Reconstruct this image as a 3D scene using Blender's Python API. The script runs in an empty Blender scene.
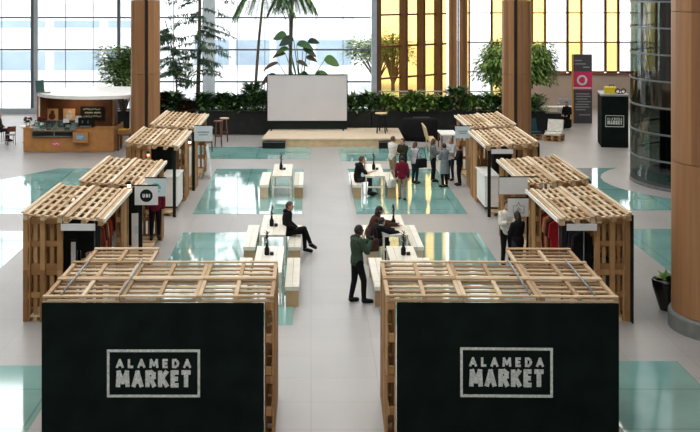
import bpy, bmesh, math, random
import numpy as np
from mathutils import Vector, Matrix, Quaternion
random.seed(7)
PI = math.pi
col = bpy.context.scene.collection
scene = bpy.context.scene

# ------------------------------------------------------------------ colours / materials
def lin(c):
    c = c / 255.0
    return c / 12.92 if c <= .04045 else ((c + .055) / 1.055) ** 2.4
def rgb(r, g, b): return (lin(r), lin(g), lin(b), 1)
def mat(name, c, rough=.6, var=.12, scale=6.0, metal=0.0, spec=.5, bump=0.0):
    m = bpy.data.materials.new(name); m.use_nodes = True
    nt = m.node_tree; b = nt.nodes['Principled BSDF']
    b.inputs['Roughness'].default_value = rough; b.inputs['Metallic'].default_value = metal
    b.inputs['Specular IOR Level'].default_value = spec
    tc = nt.nodes.new('ShaderNodeTexCoord'); n = nt.nodes.new('ShaderNodeTexNoise')
    n.inputs['Scale'].default_value = scale; n.inputs['Detail'].default_value = 4
    nt.links.new(tc.outputs['Object'], n.inputs['Vector'])
    r = nt.nodes.new('ShaderNodeValToRGB')
    lo = [max(0, x * (1 - var * 1.6)) for x in c[:3]] + [1]; hi = [min(1, x * (1 + var * 1.6)) for x in c[:3]] + [1]
    r.color_ramp.elements[0].color = lo; r.color_ramp.elements[1].color = hi
    r.color_ramp.elements[0].position = .3; r.color_ramp.elements[1].position = .7
    nt.links.new(n.outputs['Fac'], r.inputs['Fac']); nt.links.new(r.outputs['Color'], b.inputs['Base Color'])
    if bump:
        bp = nt.nodes.new('ShaderNodeBump'); bp.inputs['Strength'].default_value = bump
        nt.links.new(n.outputs['Fac'], bp.inputs['Height']); nt.links.new(bp.outputs['Normal'], b.inputs['Normal'])
    return m
def island_mat(name, cols, rough=.7, grain=None):
    """every board / leaf (mesh island) gets its own tone out of a ramp"""
    m = bpy.data.materials.new(name); m.use_nodes = True
    nt = m.node_tree; b = nt.nodes['Principled BSDF']; b.inputs['Roughness'].default_value = rough
    b.inputs['Specular IOR Level'].default_value = .3
    g = nt.nodes.new('ShaderNodeNewGeometry'); oi = nt.nodes.new('ShaderNodeObjectInfo')
    ad = nt.nodes.new('ShaderNodeMath'); ad.operation = 'ADD'
    fr = nt.nodes.new('ShaderNodeMath'); fr.operation = 'FRACT'
    nt.links.new(g.outputs['Random Per Island'], ad.inputs[0]); nt.links.new(oi.outputs['Random'], ad.inputs[1])
    nt.links.new(ad.outputs[0], fr.inputs[0])
    r = nt.nodes.new('ShaderNodeValToRGB')
    while len(r.color_ramp.elements) < len(cols): r.color_ramp.elements.new(.5)
    for i, c in enumerate(cols):
        r.color_ramp.elements[i].position = i / (len(cols) - 1); r.color_ramp.elements[i].color = c
    nt.links.new(fr.outputs[0], r.inputs['Fac'])
    tc = nt.nodes.new('ShaderNodeTexCoord'); n = nt.nodes.new('ShaderNodeTexNoise')
    mp = nt.nodes.new('ShaderNodeMapping'); mp.inputs['Scale'].default_value = grain or (4, 4, 4)
    nt.links.new(tc.outputs['Object'], mp.inputs['Vector']); nt.links.new(mp.outputs['Vector'], n.inputs['Vector'])
    n.inputs['Scale'].default_value = 1.0; n.inputs['Detail'].default_value = 5
    mx = nt.nodes.new('ShaderNodeMix'); mx.data_type = 'RGBA'; mx.blend_type = 'MULTIPLY'
    mx.inputs['Factor'].default_value = .45
    nt.links.new(r.outputs['Color'], mx.inputs['A'])
    r2 = nt.nodes.new('ShaderNodeValToRGB'); r2.color_ramp.elements[0].position = .3; r2.color_ramp.elements[1].position = .65
    r2.color_ramp.elements[0].color = (.55, .5, .45, 1)
    nt.links.new(n.outputs['Fac'], r2.inputs['Fac']); nt.links.new(r2.outputs['Color'], mx.inputs['B'])
    nt.links.new(mx.outputs['Result'], b.inputs['Base Color'])
    return m
def glass_mat(name, tint, gloss=.07, grough=.02):
    m = bpy.data.materials.new(name); m.use_nodes = True
    nt = m.node_tree; nt.nodes.clear()
    o = nt.nodes.new('ShaderNodeOutputMaterial'); t = nt.nodes.new('ShaderNodeBsdfTransparent')
    g = nt.nodes.new('ShaderNodeBsdfGlossy'); g.inputs['Roughness'].default_value = grough
    mx = nt.nodes.new('ShaderNodeMixShader'); mx.inputs[0].default_value = gloss
    tc = nt.nodes.new('ShaderNodeTexCoord'); n = nt.nodes.new('ShaderNodeTexNoise'); n.inputs['Scale'].default_value = .6
    nt.links.new(tc.outputs['Object'], n.inputs['Vector'])
    r = nt.nodes.new('ShaderNodeValToRGB')
    r.color_ramp.elements[0].color = [x * .93 for x in tint[:3]] + [1]; r.color_ramp.elements[1].color = tint
    nt.links.new(n.outputs['Fac'], r.inputs['Fac']); nt.links.new(r.outputs['Color'], t.inputs['Color'])
    nt.links.new(t.outputs[0], mx.inputs[1]); nt.links.new(g.outputs[0], mx.inputs[2]); nt.links.new(mx.outputs[0], o.inputs['Surface'])
    return m
def glow_mat(name, c, s):
    m = bpy.data.materials.new(name); m.use_nodes = True
    b = m.node_tree.nodes['Principled BSDF']; b.inputs['Base Color'].default_value = c
    b.inputs['Emission Color'].default_value = c; b.inputs['Emission Strength'].default_value = s
    return m

M = {}
M['pallet'] = island_mat('pallet_wood', [rgb(150, 108, 66), rgb(190, 148, 100), rgb(214, 178, 130), rgb(226, 198, 156)], grain=(3, 3, 3))
M['pallet_lit'] = island_mat('lit_pallet_wood', [rgb(172, 140, 102), rgb(200, 170, 132), rgb(224, 202, 170)], grain=(3, 3, 3))  # pallet wood with the light on roof tops put into its paler tone
M['pallet_batten'] = island_mat('pale_batten', [rgb(214, 194, 164), rgb(232, 216, 190)], grain=(3, 1, 3))
M['pallet_shaded'] = island_mat('shaded_pallet_wood', [rgb(146, 106, 66), rgb(176, 134, 88), rgb(200, 160, 112)], grain=(3, 3, 3))  # same pallet wood, shade of the upright faces put into a browner tone
M['white_wood'] = island_mat('whitened_wood', [rgb(226, 220, 204), rgb(240, 234, 220), rgb(246, 242, 232)], .5, grain=(2, 12, 12))
M['plywood'] = mat('plywood', rgb(208, 182, 142), .6, .08, 4)
M['kiosk_wood'] = mat('kiosk_plywood', rgb(176, 122, 66), .55, .1, 3)
M['kiosk_brown'] = mat('kiosk_brown', rgb(96, 58, 32), .6, .15, 3)
M['black'] = mat('matt_black', rgb(20, 27, 25), .75, .15, 3, spec=.2)
M['panel'] = mat('black_panel_cloth', rgb(17, 27, 24), .85, .2, 2.2, spec=.1)
M['planter'] = mat('planter_black', rgb(24, 27, 26), .6, .2, 3, spec=.3)
M['chalk'] = mat('lettering_paint', rgb(205, 210, 205), .8, .16, 30)
M['white'] = mat('white_paint', rgb(236, 236, 232), .5, .03, 3)
M['sign_white'] = mat('sign_white', rgb(226, 226, 226), .5, .03, 3)
M['sign_blue'] = mat('sign_pale_blue', rgb(200, 214, 220), .5, .04, 3)
M['teal_ink'] = mat('teal_ink', rgb(92, 172, 165), .6, .05, 8)
M['grey_ink'] = mat('grey_ink', rgb(120, 122, 126), .6, .05, 8)
M['screen'] = mat('projection_screen', rgb(205, 203, 205), .9, .015, 1, spec=.1)
M['steel'] = mat('grey_steel', rgb(130, 134, 136), .4, .08, 5, metal=.6)
M['mullion'] = mat('window_mullion', rgb(92, 98, 104), .5, .08, 3)
M['mullion_l'] = mat('window_mullion_pale', rgb(170, 180, 186), .5, .06, 3)
M['fin'] = mat('brown_fin', rgb(92, 58, 30), .5, .1, 3)
M['fin_y'] = mat('ochre_fin', rgb(160, 108, 34), .5, .1, 3)
M['ply_line'] = mat('plum_transom', rgb(120, 62, 48), .5, .08, 3)
M['clear'] = glass_mat('clear_glass', (.97, .985, 1, 1))
M['amber'] = glass_mat('amber_glass', (.92, .76, .44, 1))
M['amber2'] = glass_mat('deep_amber_glass', (.96, .70, .12, 1))
M['case_glass'] = glass_mat('display_glass', (.82, .9, .9, 1), .12)
M['lift_glass'] = glass_mat('lift_glass', (.27, .32, .29, 1), .14, .05)
M['column_wood'] = island_mat('column_veneer', [rgb(134, 94, 62), rgb(152, 110, 74), rgb(168, 124, 86)], .45, grain=(9, 9, .4))
M['column_gap'] = mat('column_core', rgb(40, 26, 18), .7, .2, 4)
M['concrete'] = mat('column_base_grey', rgb(112, 114, 112), .7, .1, 5)
M['wall'] = mat('beige_wall', rgb(206, 184, 168), .8, .04, 1)
M['outer_wall'] = mat('hall_wall', rgb(150, 146, 140), .8, .06, 1)
M['ceiling'] = mat('ceiling_paint', rgb(205, 205, 203), .8, .03, 1)
M['stage'] = mat('stage_ply', rgb(214, 196, 170), .5, .05, 3)
M['leaf'] = island_mat('leaf_dark_green', [rgb(30, 56, 34), rgb(48, 86, 46), rgb(76, 114, 62), rgb(118, 150, 86)], .45)
M['leaf_mid'] = island_mat('leaf_mid_green', [rgb(50, 86, 42), rgb(86, 126, 58), rgb(128, 160, 76), rgb(170, 192, 108)], .45)
M['leaf_bronze'] = island_mat('leaf_bronze', [rgb(52, 28, 20), rgb(82, 44, 28), rgb(70, 76, 40)], .45)
M['leaf_blue'] = island_mat('leaf_grey_green', [rgb(52, 80, 62), rgb(80, 112, 88), rgb(112, 140, 112)], .5)
M['bark'] = mat('bark', rgb(92, 82, 70), .9, .25, 8, bump=.3)
M['pot'] = mat('black_glazed_pot', rgb(22, 23, 23), .25, .1, 4)
M['dark_wood'] = mat('dark_stool_wood', rgb(110, 62, 44), .55, .12, 6)
M['hair'] = mat('dark_hair', rgb(30, 22, 18), .6, .2, 30)
M['hair_brown'] = mat('brown_hair', rgb(84, 54, 34), .6, .2, 30)
M['hair_grey'] = mat('grey_hair', rgb(138, 126, 116), .6, .15, 30)
M['skin'] = mat('skin_light', rgb(205, 158, 132), .55, .04, 12)
M['skin_d'] = mat('skin_brown', rgb(112, 76, 58), .55, .04, 12)
M['eye'] = mat('eye_dark', rgb(24, 18, 16), .3, .02, 5)
M['lip'] = mat('lip', rgb(150, 84, 76), .5, .02, 5)
def cloth(name, r, g, b): 
    M[name] = mat('cloth_' + name, rgb(r, g, b), .9, .12, 14, spec=.15); return M[name]
cloth('olive', 62, 76, 62); cloth('black_cloth', 22, 22, 24); cloth('navy', 30, 36, 48); cloth('charcoal', 46, 48, 50)
cloth('maroon', 108, 26, 46); cloth('khaki', 150, 128, 106); cloth('cream', 214, 210, 200); cloth('olive_dark', 46, 46, 34)
cloth('grey', 104, 110, 110); cloth('blue_grey', 118, 130, 134); cloth('pale_grey', 176, 176, 178); cloth('rust', 140, 58, 34)
cloth('brown', 72, 46, 36); cloth('teal_cloth', 34, 66, 72); cloth('jean', 74, 88, 102); cloth('red_cloth', 168, 34, 40)
cloth('tan_cloth', 176, 140, 96)
M['pink'] = mat('totem_pink', rgb(208, 44, 96), .6, .04, 2)
M['totem'] = mat('totem_charcoal', rgb(66, 64, 68), .6, .05, 2)
M['totem_edge'] = mat('totem_edge_ochre', rgb(200, 150, 70), .6, .06, 3)
M['yellow'] = mat('yellow_plastic', rgb(226, 196, 30), .45, .06, 4)
M['grey_top'] = mat('grey_top', rgb(150, 152, 154), .5, .04, 3)
M['warm_lamp'] = glow_mat('warm_bulb', (1, .75, .55, 1), 6)
M['red_lamp'] = glow_mat('red_bulb', (1, .2, .14, 1), 5)
M['poster'] = mat('poster_tan', rgb(226, 184, 136), .7, .05, 3)
M['sticker'] = mat('sticker_pink', rgb(206, 96, 110), .6, .06, 5)
M['sign_sky'] = mat('small_sign_blue', rgb(84, 150, 190), .6, .05, 5)
M['food'] = island_mat('packets', [rgb(36, 58, 60), rgb(62, 96, 94), rgb(130, 156, 150), rgb(84, 92, 70)])
M['facade'] = mat('white_facade', rgb(240, 241, 243), .8, .02, .3)
M['facade_blue'] = mat('facade_glazing', rgb(160, 180, 194), .4, .06, .4)
M['pave'] = mat('outdoor_paving', rgb(228, 230, 232), .8, .03, .2)
M['car'] = mat('parked_car_paint', rgb(206, 212, 218), .3, .03, 2)
M['tyre'] = mat('tyre', rgb(50, 52, 54), .8, .05, 4)

# gallery floor: pale stone tiles with faint joints
def floor_mat():
    m = mat('stone_floor', rgb(160, 157, 154), .40, .035, .7, spec=.45)
    nt = m.node_tree; b = nt.nodes['Principled BSDF']
    old = b.inputs['Base Color'].links[0].from_socket
    tc = nt.nodes.new('ShaderNodeTexCoord'); br = nt.nodes.new('ShaderNodeTexBrick')
    br.offset = 0.0; br.inputs['Scale'].default_value = 1; br.inputs['Brick Width'].default_value = 1.2
    br.inputs['Row Height'].default_value = 1.2; br.inputs['Mortar Size'].default_value = .012
    br.inputs['Color1'].default_value = (1, 1, 1, 1); br.inputs['Color2'].default_value = (.96, .95, .95, 1)
    br.inputs['Mortar'].default_value = (.84, .84, .84, 1)
    nt.links.new(tc.outputs['Object'], br.inputs['Vector'])
    mx = nt.nodes.new('ShaderNodeMix'); mx.data_type = 'RGBA'; mx.blend_type = 'MULTIPLY'; mx.inputs['Factor'].default_value = 1
    nt.links.new(old, mx.inputs['A']); nt.links.new(br.outputs['Color'], mx.inputs['B']); nt.links.new(mx.outputs['Result'], b.inputs['Base Color'])
    return m
M['floor'] = floor_mat()
def glassfloor_mat():
    m = mat('teal_glass_floor', rgb(128, 174, 168), .05, .10, .5, spec=.6)
    nt = m.node_tree; b = nt.nodes['Principled BSDF']; b.inputs['IOR'].default_value = 2.15
    old = b.inputs['Base Color'].links[0].from_socket
    tc = nt.nodes.new('ShaderNodeTexCoord'); br = nt.nodes.new('ShaderNodeTexBrick'); br.offset = 0
    br.inputs['Scale'].default_value = 1; br.inputs['Brick Width'].default_value = 2.3
    br.inputs['Row Height'].default_value = 1.8; br.inputs['Mortar Size'].default_value = .02
    br.inputs['Color1'].default_value = (1, 1, 1, 1); br.inputs['Color2'].default_value = (.93, .95, .95, 1)
    br.inputs['Mortar'].default_value = (.62, .68, .68, 1)
    nt.links.new(tc.outputs['Object'], br.inputs['Vector'])
    mx = nt.nodes.new('ShaderNodeMix'); mx.data_type = 'RGBA'; mx.blend_type = 'MULTIPLY'; mx.inputs['Factor'].default_value = 1
    nt.links.new(old, mx.inputs['A']); nt.links.new(br.outputs['Color'], mx.inputs['B']); nt.links.new(mx.outputs['Result'], b.inputs['Base Color'])
    return m
M['glassfloor'] = glassfloor_mat()

# ------------------------------------------------------------------ object helpers
def tag(o, label=None, cat=None, group=None, kind=None):
    if label: o['label'] = label
    if cat: o['category'] = cat
    if group: o['group'] = group
    if kind: o['kind'] = kind
    return o
def thing(name, label, cat, loc=(0, 0, 0), rz=0, group=None):
    o = bpy.data.objects.new(name, None); col.objects.link(o)
    o.location = loc; o.rotation_euler = (0, 0, rz); o.empty_display_size = .2
    return tag(o, label, cat, group)
def copy_tree(o, parent=None):
    c = o.copy(); col.objects.link(c); c.parent = parent
    for ch in list(o.children): copy_tree(ch, c)
    return c

class MB:
    """collects shapes, then links them as ONE mesh object"""
    def __init__(s): s.v = []; s.f = []; s.mi = []; s.smooth = []
    def add(s, vs, fs, mi=0, smooth=False):
        n = len(s.v); s.v += [tuple(v) for v in vs]
        for f in fs: s.f.append([i + n for i in f]); s.mi.append(mi); s.smooth.append(smooth)
        return s
    def box(s, x0, x1, y0, y1, z0, z1, mi=0, rot=None, piv=None):
        if x0 > x1: x0, x1 = x1, x0
        if y0 > y1: y0, y1 = y1, y0
        vs = [(x0, y0, z0), (x1, y0, z0), (x1, y1, z0), (x0, y1, z0), (x0, y0, z1), (x1, y0, z1), (x1, y1, z1), (x0, y1, z1)]
        if rot is not None:
            p = Vector(piv); vs = [tuple(rot @ (Vector(v) - p) + p) for v in vs]
        return s.add(vs, [(0, 3, 2, 1), (4, 5, 6, 7), (0, 1, 5, 4), (1, 2, 6, 5), (2, 3, 7, 6), (3, 0, 4, 7)], mi)
    def bbox(s, x0, x1, y0, y1, z0, z1, b=.01, mi=0):
        """box with chamfered upright edges and a chamfered top"""
        if x0 > x1: x0, x1 = x1, x0
        if y0 > y1: y0, y1 = y1, y0
        def ring(z, i):
            return [(x0 + b + i, y0 + i, z), (x1 - b - i, y0 + i, z), (x1 - i, y0 + b + i, z), (x1 - i, y1 - b - i, z),
                    (x1 - b - i, y1 - i, z), (x0 + b + i, y1 - i, z), (x0 + i, y1 - b - i, z), (x0 + i, y0 + b + i, z)]
        vs = ring(z0, 0) + ring(z1 - b, 0) + ring(z1, b * .7); fs = [tuple(reversed(range(8))), tuple(range(16, 24))]
        for k in (0, 8):
            for i in range(8): j = (i + 1) % 8; fs.append((k + i, k + j, k + 8 + j, k + 8 + i))
        return s.add(vs, fs, mi)
    def tube(s, pts, rads, n=8, mi=0, cap=True, smooth=True, flat=1.0, ref=None):
        pts = [Vector(p) for p in pts]
        if not hasattr(rads, '__len__'): rads = [rads] * len(pts)
        vs = []; r0 = Vector(ref) if ref else None
        for i, p in enumerate(pts):
            d = (pts[min(i + 1, len(pts) - 1)] - pts[max(i - 1, 0)])
            if d.length < 1e-9: d = Vector((0, 0, 1))
            d.normalize()
            u = r0 if r0 is not None else (Vector((1, 0, 0)) if abs(d.x) < .9 else Vector((0, 1, 0)))
            a = (u - d * u.dot(d)); 
            if a.length < 1e-6: a = d.orthogonal()
            a.normalize(); b = d.cross(a)
            if r0 is None: r0 = a
            else: r0 = r0 if ref else a
            for k in range(n):
                t = 2 * PI * k / n; vs.append(p + a * math.cos(t) * rads[i] + b * math.sin(t) * rads[i] * flat)
        fs = []
        for i in range(len(pts) - 1):
            for k in range(n):
                j = (k + 1) % n; fs.append((i * n + k, i * n + j, (i + 1) * n + j, (i + 1) * n + k))
        if cap: fs += [tuple(reversed(range(n))), tuple(range((len(pts) - 1) * n, len(pts) * n))]
        return s.add(vs, fs, mi, smooth)
    def cyl(s, x, y, z0, z1, r, n=16, mi=0, r1=None): return s.tube([(x, y, z0), (x, y, z1)], [r, r if r1 is None else r1], n, mi, smooth=False)
    def lathe(s, x, y, prof, n=20, mi=0, smooth=True):
        vs = [(x + r * math.cos(2 * PI * k / n), y + r * math.sin(2 * PI * k / n), z) for r, z in prof for k in range(n)]
        fs = [(i * n + k, i * n + (k + 1) % n, (i + 1) * n + (k + 1) % n, (i + 1) * n + k) for i in range(len(prof) - 1) for k in range(n)]
        fs += [tuple(reversed(range(n))), tuple(range((len(prof) - 1) * n, len(prof) * n))]
        return s.add(vs, fs, mi, smooth)
    def prism(s, poly, z0, z1, mi=0):
        n = len(poly); vs = [(x, y, z0) for x, y in poly] + [(x, y, z1) for x, y in poly]
        a = sum(poly[i][0] * poly[(i + 1) % n][1] - poly[(i + 1) % n][0] * poly[i][1] for i in range(n))
        fs = [tuple(reversed(range(n))), tuple(range(n, 2 * n))] + [(i, (i + 1) % n, n + (i + 1) % n, n + i) for i in range(n)]
        if a < 0: fs = [tuple(reversed(f)) for f in fs]
        return s.add(vs, fs, mi)
    def ball(s, c, r, n=10, m=7, mi=0, rot=None):
        if not hasattr(r, '__len__'): r = (r, r, r)
        vs = []; c = Vector(c)
        for i in range(1, m):
            a = PI * i / m
            for k in range(n):
                v = Vector((r[0] * math.sin(a) * math.cos(2 * PI * k / n), r[1] * math.sin(a) * math.sin(2 * PI * k / n), r[2] * math.cos(a)))
                vs.append(c + (rot @ v if rot is not None else v))
        t = Vector((0, 0, r[2])); t = rot @ t if rot is not None else t
        vs += [c + t, c - t]; L = len(vs); fs = []
        for i in range(m - 2):
            for k in range(n):
                j = (k + 1) % n; fs.append((i * n + k, (i + 1) * n + k, (i + 1) * n + j, i * n + j))
        for k in range(n):
            j = (k + 1) % n; fs += [(k, j, L - 2), ((m - 2) * n + j, (m - 2) * n + k, L - 1)]
        return s.add(vs, fs, mi, True)
    def leaf(s, p, d, up, L, W, mi=0, droop=.15):
        """folded, pointed leaf: four faces"""
        p = Vector(p); d = Vector(d).normalized(); up = Vector(up)
        sd = d.cross(up)
        if sd.length < 1e-4: sd = d.orthogonal()
        sd.normalize(); u = sd.cross(d)
        m = p + d * L * .45 + u * L * .04; t = p + d * L - u * L * droop
        l = p + d * L * .42 + sd * W * .5 + u * L * .08; r = p + d * L * .42 - sd * W * .5 + u * L * .08
        return s.add([p, l, m, r, t], [(0, 2, 1), (0, 3, 2), (1, 2, 4), (2, 3, 4)], mi)
    def mesh(s, name, mats):
        me = bpy.data.meshes.new(name); me.from_pydata(s.v, [], s.f)
        for m in (mats if isinstance(mats, (list, tuple)) else [mats]): me.materials.append(m)
        me.polygons.foreach_set('material_index', s.mi); me.polygons.foreach_set('use_smooth', s.smooth)
        me.update(); return me
    def build(s, name, mats, parent=None, loc=None):
        o = bpy.data.objects.new(name, s.mesh(name, mats)); col.objects.link(o)
        if parent is not None: o.parent = parent
        if loc is not None: o.location = loc
        return o
def place(name, me, parent, loc=(0, 0, 0), rot=(0, 0, 0)):
    o = bpy.data.objects.new(name, me); col.objects.link(o); o.parent = parent; o.location = loc; o.rotation_euler = rot
    return o
def structure(o): o['kind'] = 'structure'; return o

# ------------------------------------------------------------------ lettering (strokes)
GL = {'A': [[(0, 0), (.5, 1), (1, 0)], [(.2, .3), (.8, .3)]], 'L': [[(0, 1), (0, 0), (1, 0)]],
      'M': [[(0, 0), (.08, 1), (.5, .25), (.92, 1), (1, 0)]], 'E': [[(1, 1), (0, 1), (0, 0), (1, 0)], [(0, .5), (.85, .5)]],
      'D': [[(0, 0), (0, 1), (.5, 1), (.85, .8), (1, .5), (.85, .2), (.5, 0), (0, 0)]],
      'R': [[(0, 0), (0, 1), (.6, 1), (.95, .88), (.95, .62), (.6, .5), (0, .5)], [(.5, .5), (1, 0)]],
      'K': [[(0, 0), (0, 1)], [(.95, 1), (.08, .42)], [(.3, .58), (1, 0)]], 'T': [[(.5, 0), (.5, 1)], [(0, 1), (1, 1)]],
      'U': [[(0, 1), (0, .25), (.25, 0), (.75, 0), (1, .25), (1, 1)]], 'N': [[(0, 0), (0, 1), (1, 0), (1, 1)]], 'I': [[(.5, 0), (.5, 1)]]}
SK = [0]
def stroke(mb, pts, w, y0, y1, mi=0):
    """polyline in the x-z plane, thickness w, from y0 (front) to y1"""
    for (ax, az), (bx, bz) in zip(pts, pts[1:]):
        d = math.hypot(bx - ax, bz - az) or 1e-6; ux, uz = (bx - ax) / d, (bz - az) / d; e = w * .5
        px, pz = -uz * e, ux * e; ax2, az2, bx2, bz2 = ax - ux * e * .8, az - uz * e * .8, bx + ux * e * .8, bz + uz * e * .8
        SK[0] += 1; yo = y0 - .0006 * (SK[0] % 11)
        q = [(ax2 + px, az2 + pz), (ax2 - px, az2 - pz), (bx2 - px, bz2 - pz), (bx2 + px, bz2 + pz)]
        vs = [(x, yo, z) for x, z in q] + [(x, y1, z) for x, z in q]
        mb.add(vs, [(0, 1, 2, 3), (7, 6, 5, 4), (0, 4, 5, 1), (1, 5, 6, 2), (2, 6, 7, 3), (3, 7, 4, 0)], mi)
def word(mb, text, x0, x1, z0, z1, w, gap, y0, y1, widths=None):
    ws = [(widths or {}).get(c, 1.0) for c in text]; unit = (x1 - x0 - gap * (len(text) - 1)) / sum(ws); x = x0
    for c, cw in zip(text, ws):
        W = unit * cw
        for pl in GL[c]:
            stroke(mb, [(x + w / 2 + px * (W - w), z0 + w / 2 + pz * (z1 - z0 - w)) for px, pz in pl], w, y0, y1)
        x += W + gap
def market_logo(mb, x0, x1, z0, z1, y0, y1):
    W = x1 - x0; H = z1 - z0; b = H * .055
    stroke(mb, [(x0, z0), (x1, z0), (x1, z1), (x0, z1), (x0, z0)], b, y0, y1)
    word(mb, 'ALAMEDA', x0 + W * .085, x1 - W * .085, z0 + H * .62, z0 + H * .82, H * .05, W * .045, y0, y1,
         {'A': 1.05, 'M': 1.2, 'L': .75, 'E': .75, 'D': .95})
    word(mb, 'MARKET', x0 + W * .085, x1 - W * .085, z0 + H * .19, z0 + H * .57, H * .095, W * .022, y0, y1,
         {'M': 1.3, 'A': 1.1, 'E': .8, 'T': .95})

# ------------------------------------------------------------------ pallets
_pc = {}
def pallet(L, W, m, T=.144, nb=5, bw=(.17, .12)):
    """boards run along local X (length L); deck up; corner at the origin"""
    key = (round(L, 3), round(W, 3), m.name, T, nb, bw)
    if key in _pc: return _pc[key]
    b = MB(); rnd = random.Random(len(_pc) + 3)
    ws = [W * (bw[0] if i in (0, nb - 1) or (i == nb // 2 and bw[0] > .16) else bw[1]) for i in range(nb)]
    g = (W - sum(ws)) / (nb - 1); y = 0
    for i in range(nb):
        j = rnd.uniform(-.006, .006); b.box(j, L + j, y + .002, y + ws[i] - .002, T - .024, T); y += ws[i] + g
    for x in (0, L / 2 - .06, L - .12): b.box(x, x + .12, .004, W - .004, T - .048, T - .025)
    for x in (0, L / 2 - .06, L - .12):
        for yy in (0, W / 2 - .05, W - .1): b.box(x + .004, x + .116, yy + .004, yy + .096, .023, T - .049)
    for yy in (0, W / 2 - .05, W - .1): b.box(0, L, yy, yy + .1, 0, .022)
    _pc[key] = b.mesh('pallet', m); return _pc[key]
def open_pallet(L, W, m, T=.144):
    """pallet lying face down: three wide-set runners on top, deck boards under them"""
    key = ('open', round(L, 3), round(W, 3), m.name)
    if key in _pc: return _pc[key]
    b = MB(); T = .095
    for yy, w in ((0, .085), (W - .085, .085)): b.box(.002, L - .002, yy, yy + w, T - .024, T)
    for x in (.0, L / 2 - .03, L - .06): b.box(x, x + .06, .004, W - .004, .024, T - .025)
    for i in range(5):
        yy = .0 + (W - .105) * i / 4; b.box(.004, L - .004, yy, yy + .105, 0, .0235)
    _pc[key] = b.mesh('pallet', m); return _pc[key]

# ------------------------------------------------------------------ setting
b = MB(); b.box(-24, 26, -6, 64, -.3, 0); b.box(3.9, 26, 64, 68.2, -.3, 0); structure(b.build('floor', M['floor']))
gl = []
def glass_floor(name, polys):
    mb = MB()
    for p in polys: mb.prism(p, .0005, .006)
    o = structure(mb.build(name, M['glassfloor'])); gl.append(o)
def rect(x0, x1, y0, y1): return [(x0, y0), (x1, y0), (x1, y1), (x0, y1)]
glass_floor('floor_glass', [rect(-3.7, -.38, 23.6, 32.6)]); glass_floor('floor_glass', [rect(-3.7, -.28, 35.3, 44.2)])
glass_floor('floor_glass', [rect(-6.3, -.02, 46.8, 50.4)])
glass_floor('floor_glass', [rect(1.48, 4.8, 23.6, 32.6)]); glass_floor('floor_glass', [rect(1.42, 4.9, 35.3, 44.2)])
glass_floor('floor_glass', [rect(1.2, 5.2, 46.2, 50.3)])
glass_floor('floor_glass', [rect(-13.5, -7.8, 25, 32.8)])
glass_floor('floor_glass', [[(-7.4, 35.3), (-7.4, 44.3), (-9.9, 44.3), (-14.5, 36.5), (-14.5, 35.3)]])
glass_floor('floor_glass', [rect(8.92, 14, 25.2, 33.1)])
arc = [(15.4 + 4.7 * math.cos(a), 41.2 + 4.7 * math.sin(a)) for a in [PI * (.75 + .06 * i) for i in range(13)]]
glass_floor('floor_glass', [[(8.6, 35.9), (8.6, 44.4)] + [(11.8, 44.4)] + [p for p in arc if p[1] > 36.0 and p[0] < 15] + [(14, 35.9)]])
glass_floor('floor_glass', [rect(4.95, 6.9, 16.5, 21.3), rect(4.95, 5.74, 14, 16.49)])
glass_floor('floor_glass', [rect(-7.5, -4.5, 15, 21.05)])

ZT = 12.5
def wall_box(name, *a, m='outer_wall'):
    mb = MB(); mb.box(*a); return structure(mb.build(name, M[m]))
wall_box('wall_left', -24.3, -24, -6, 64, -.3, ZT); wall_box('wall_right', 26, 26.3, -6, 68.5, -.3, ZT)
wall_box('wall_front', -24.3, 26.3, -6.3, -6, -.3, ZT)
mb = MB()
for x0, x1 in ((-24.3, -17), (-9, -5.2), (6.2, 10), (18, 26.3)): mb.box(x0, x1, -6.3, 69, ZT, ZT + .4)
for y0, y1 in ((-6.3, 5), (17, 22), (32, 34), (44, 46), (57, 69)): mb.box(-17, 18, y0, y1, ZT, ZT + .395)
mb.box(6.21, 17.99, 4.9, 32.1, ZT + .01, ZT + .38)  # unseen slab added to shut these openings and darken the right side
structure(mb.build('ceiling', M['ceiling']))

# glazed back wall: clear bays on the left, amber fins, then the far right bays
ZS = [.12, 1.79, 3.61, 5.43, 7.25, 9.05, 10.85, ZT]
def window(n, x0, x1, y, mats, joints=(), dark='mullion', mull=.17, zs=ZS, w=.09, right_post=True):
    f = MB()
    f.box(x0, x0 + mull, y - .12, y + .1, zs[0], zs[-1])
    f.box(x0 + mull + .002, x1 - .002, y - .07, y + .07, zs[0] - .1, zs[0] + .05)
    for z in zs[1:]: f.box(x0 + mull + .002, x1 - .002, y - .07, y + .07, z - w / 2, z + w / 2 - .001)
    for j in joints: f.box(j - .018, j + .018, y - .02, y + .02, zs[0], zs[-1])
    o = structure(f.build('window_%d' % n, M[dark]))
    p = MB(); xs = [x0 + mull] + list(joints) + [x1]
    p.box(x0 + mull + .003, x1 - .003, y - .006, y + .006, zs[0], zs[-1])
    p.build('pane', M[mats], o)
    return o
YW = 64.2
bx = [-24, -20.8, -15.9, -11.0, -6.15, -1.25, 3.4]
for i in range(6):
    a, c = bx[i], bx[i + 1]
    window(i + 1, a, c, YW, 'clear', [a + (c - a) * .33, a + (c - a) * .66] if i % 2 else [a + (c - a) * .72, a + (c - a) * .4])
mb = MB(); mb.box(-15.72, -15.5, YW - .16, YW + .02, 0, ZT); structure(mb.build('trim_1', M['mullion_l']))
mb = MB(); mb.box(3.42, 3.72, YW - .35, YW + .1, 0, ZT, 1); mb.box(3.73, 3.98, YW - .3, YW + .1, 0, ZT, 0)
structure(mb.build('trim_2', [M['fin'], M['mullion_l']]))
mb = MB(); mb.box(-24, 3.4, YW - .3, YW - .13, 0, .3); structure(mb.build('baseboard_back', M['mullion_l']))
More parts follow.
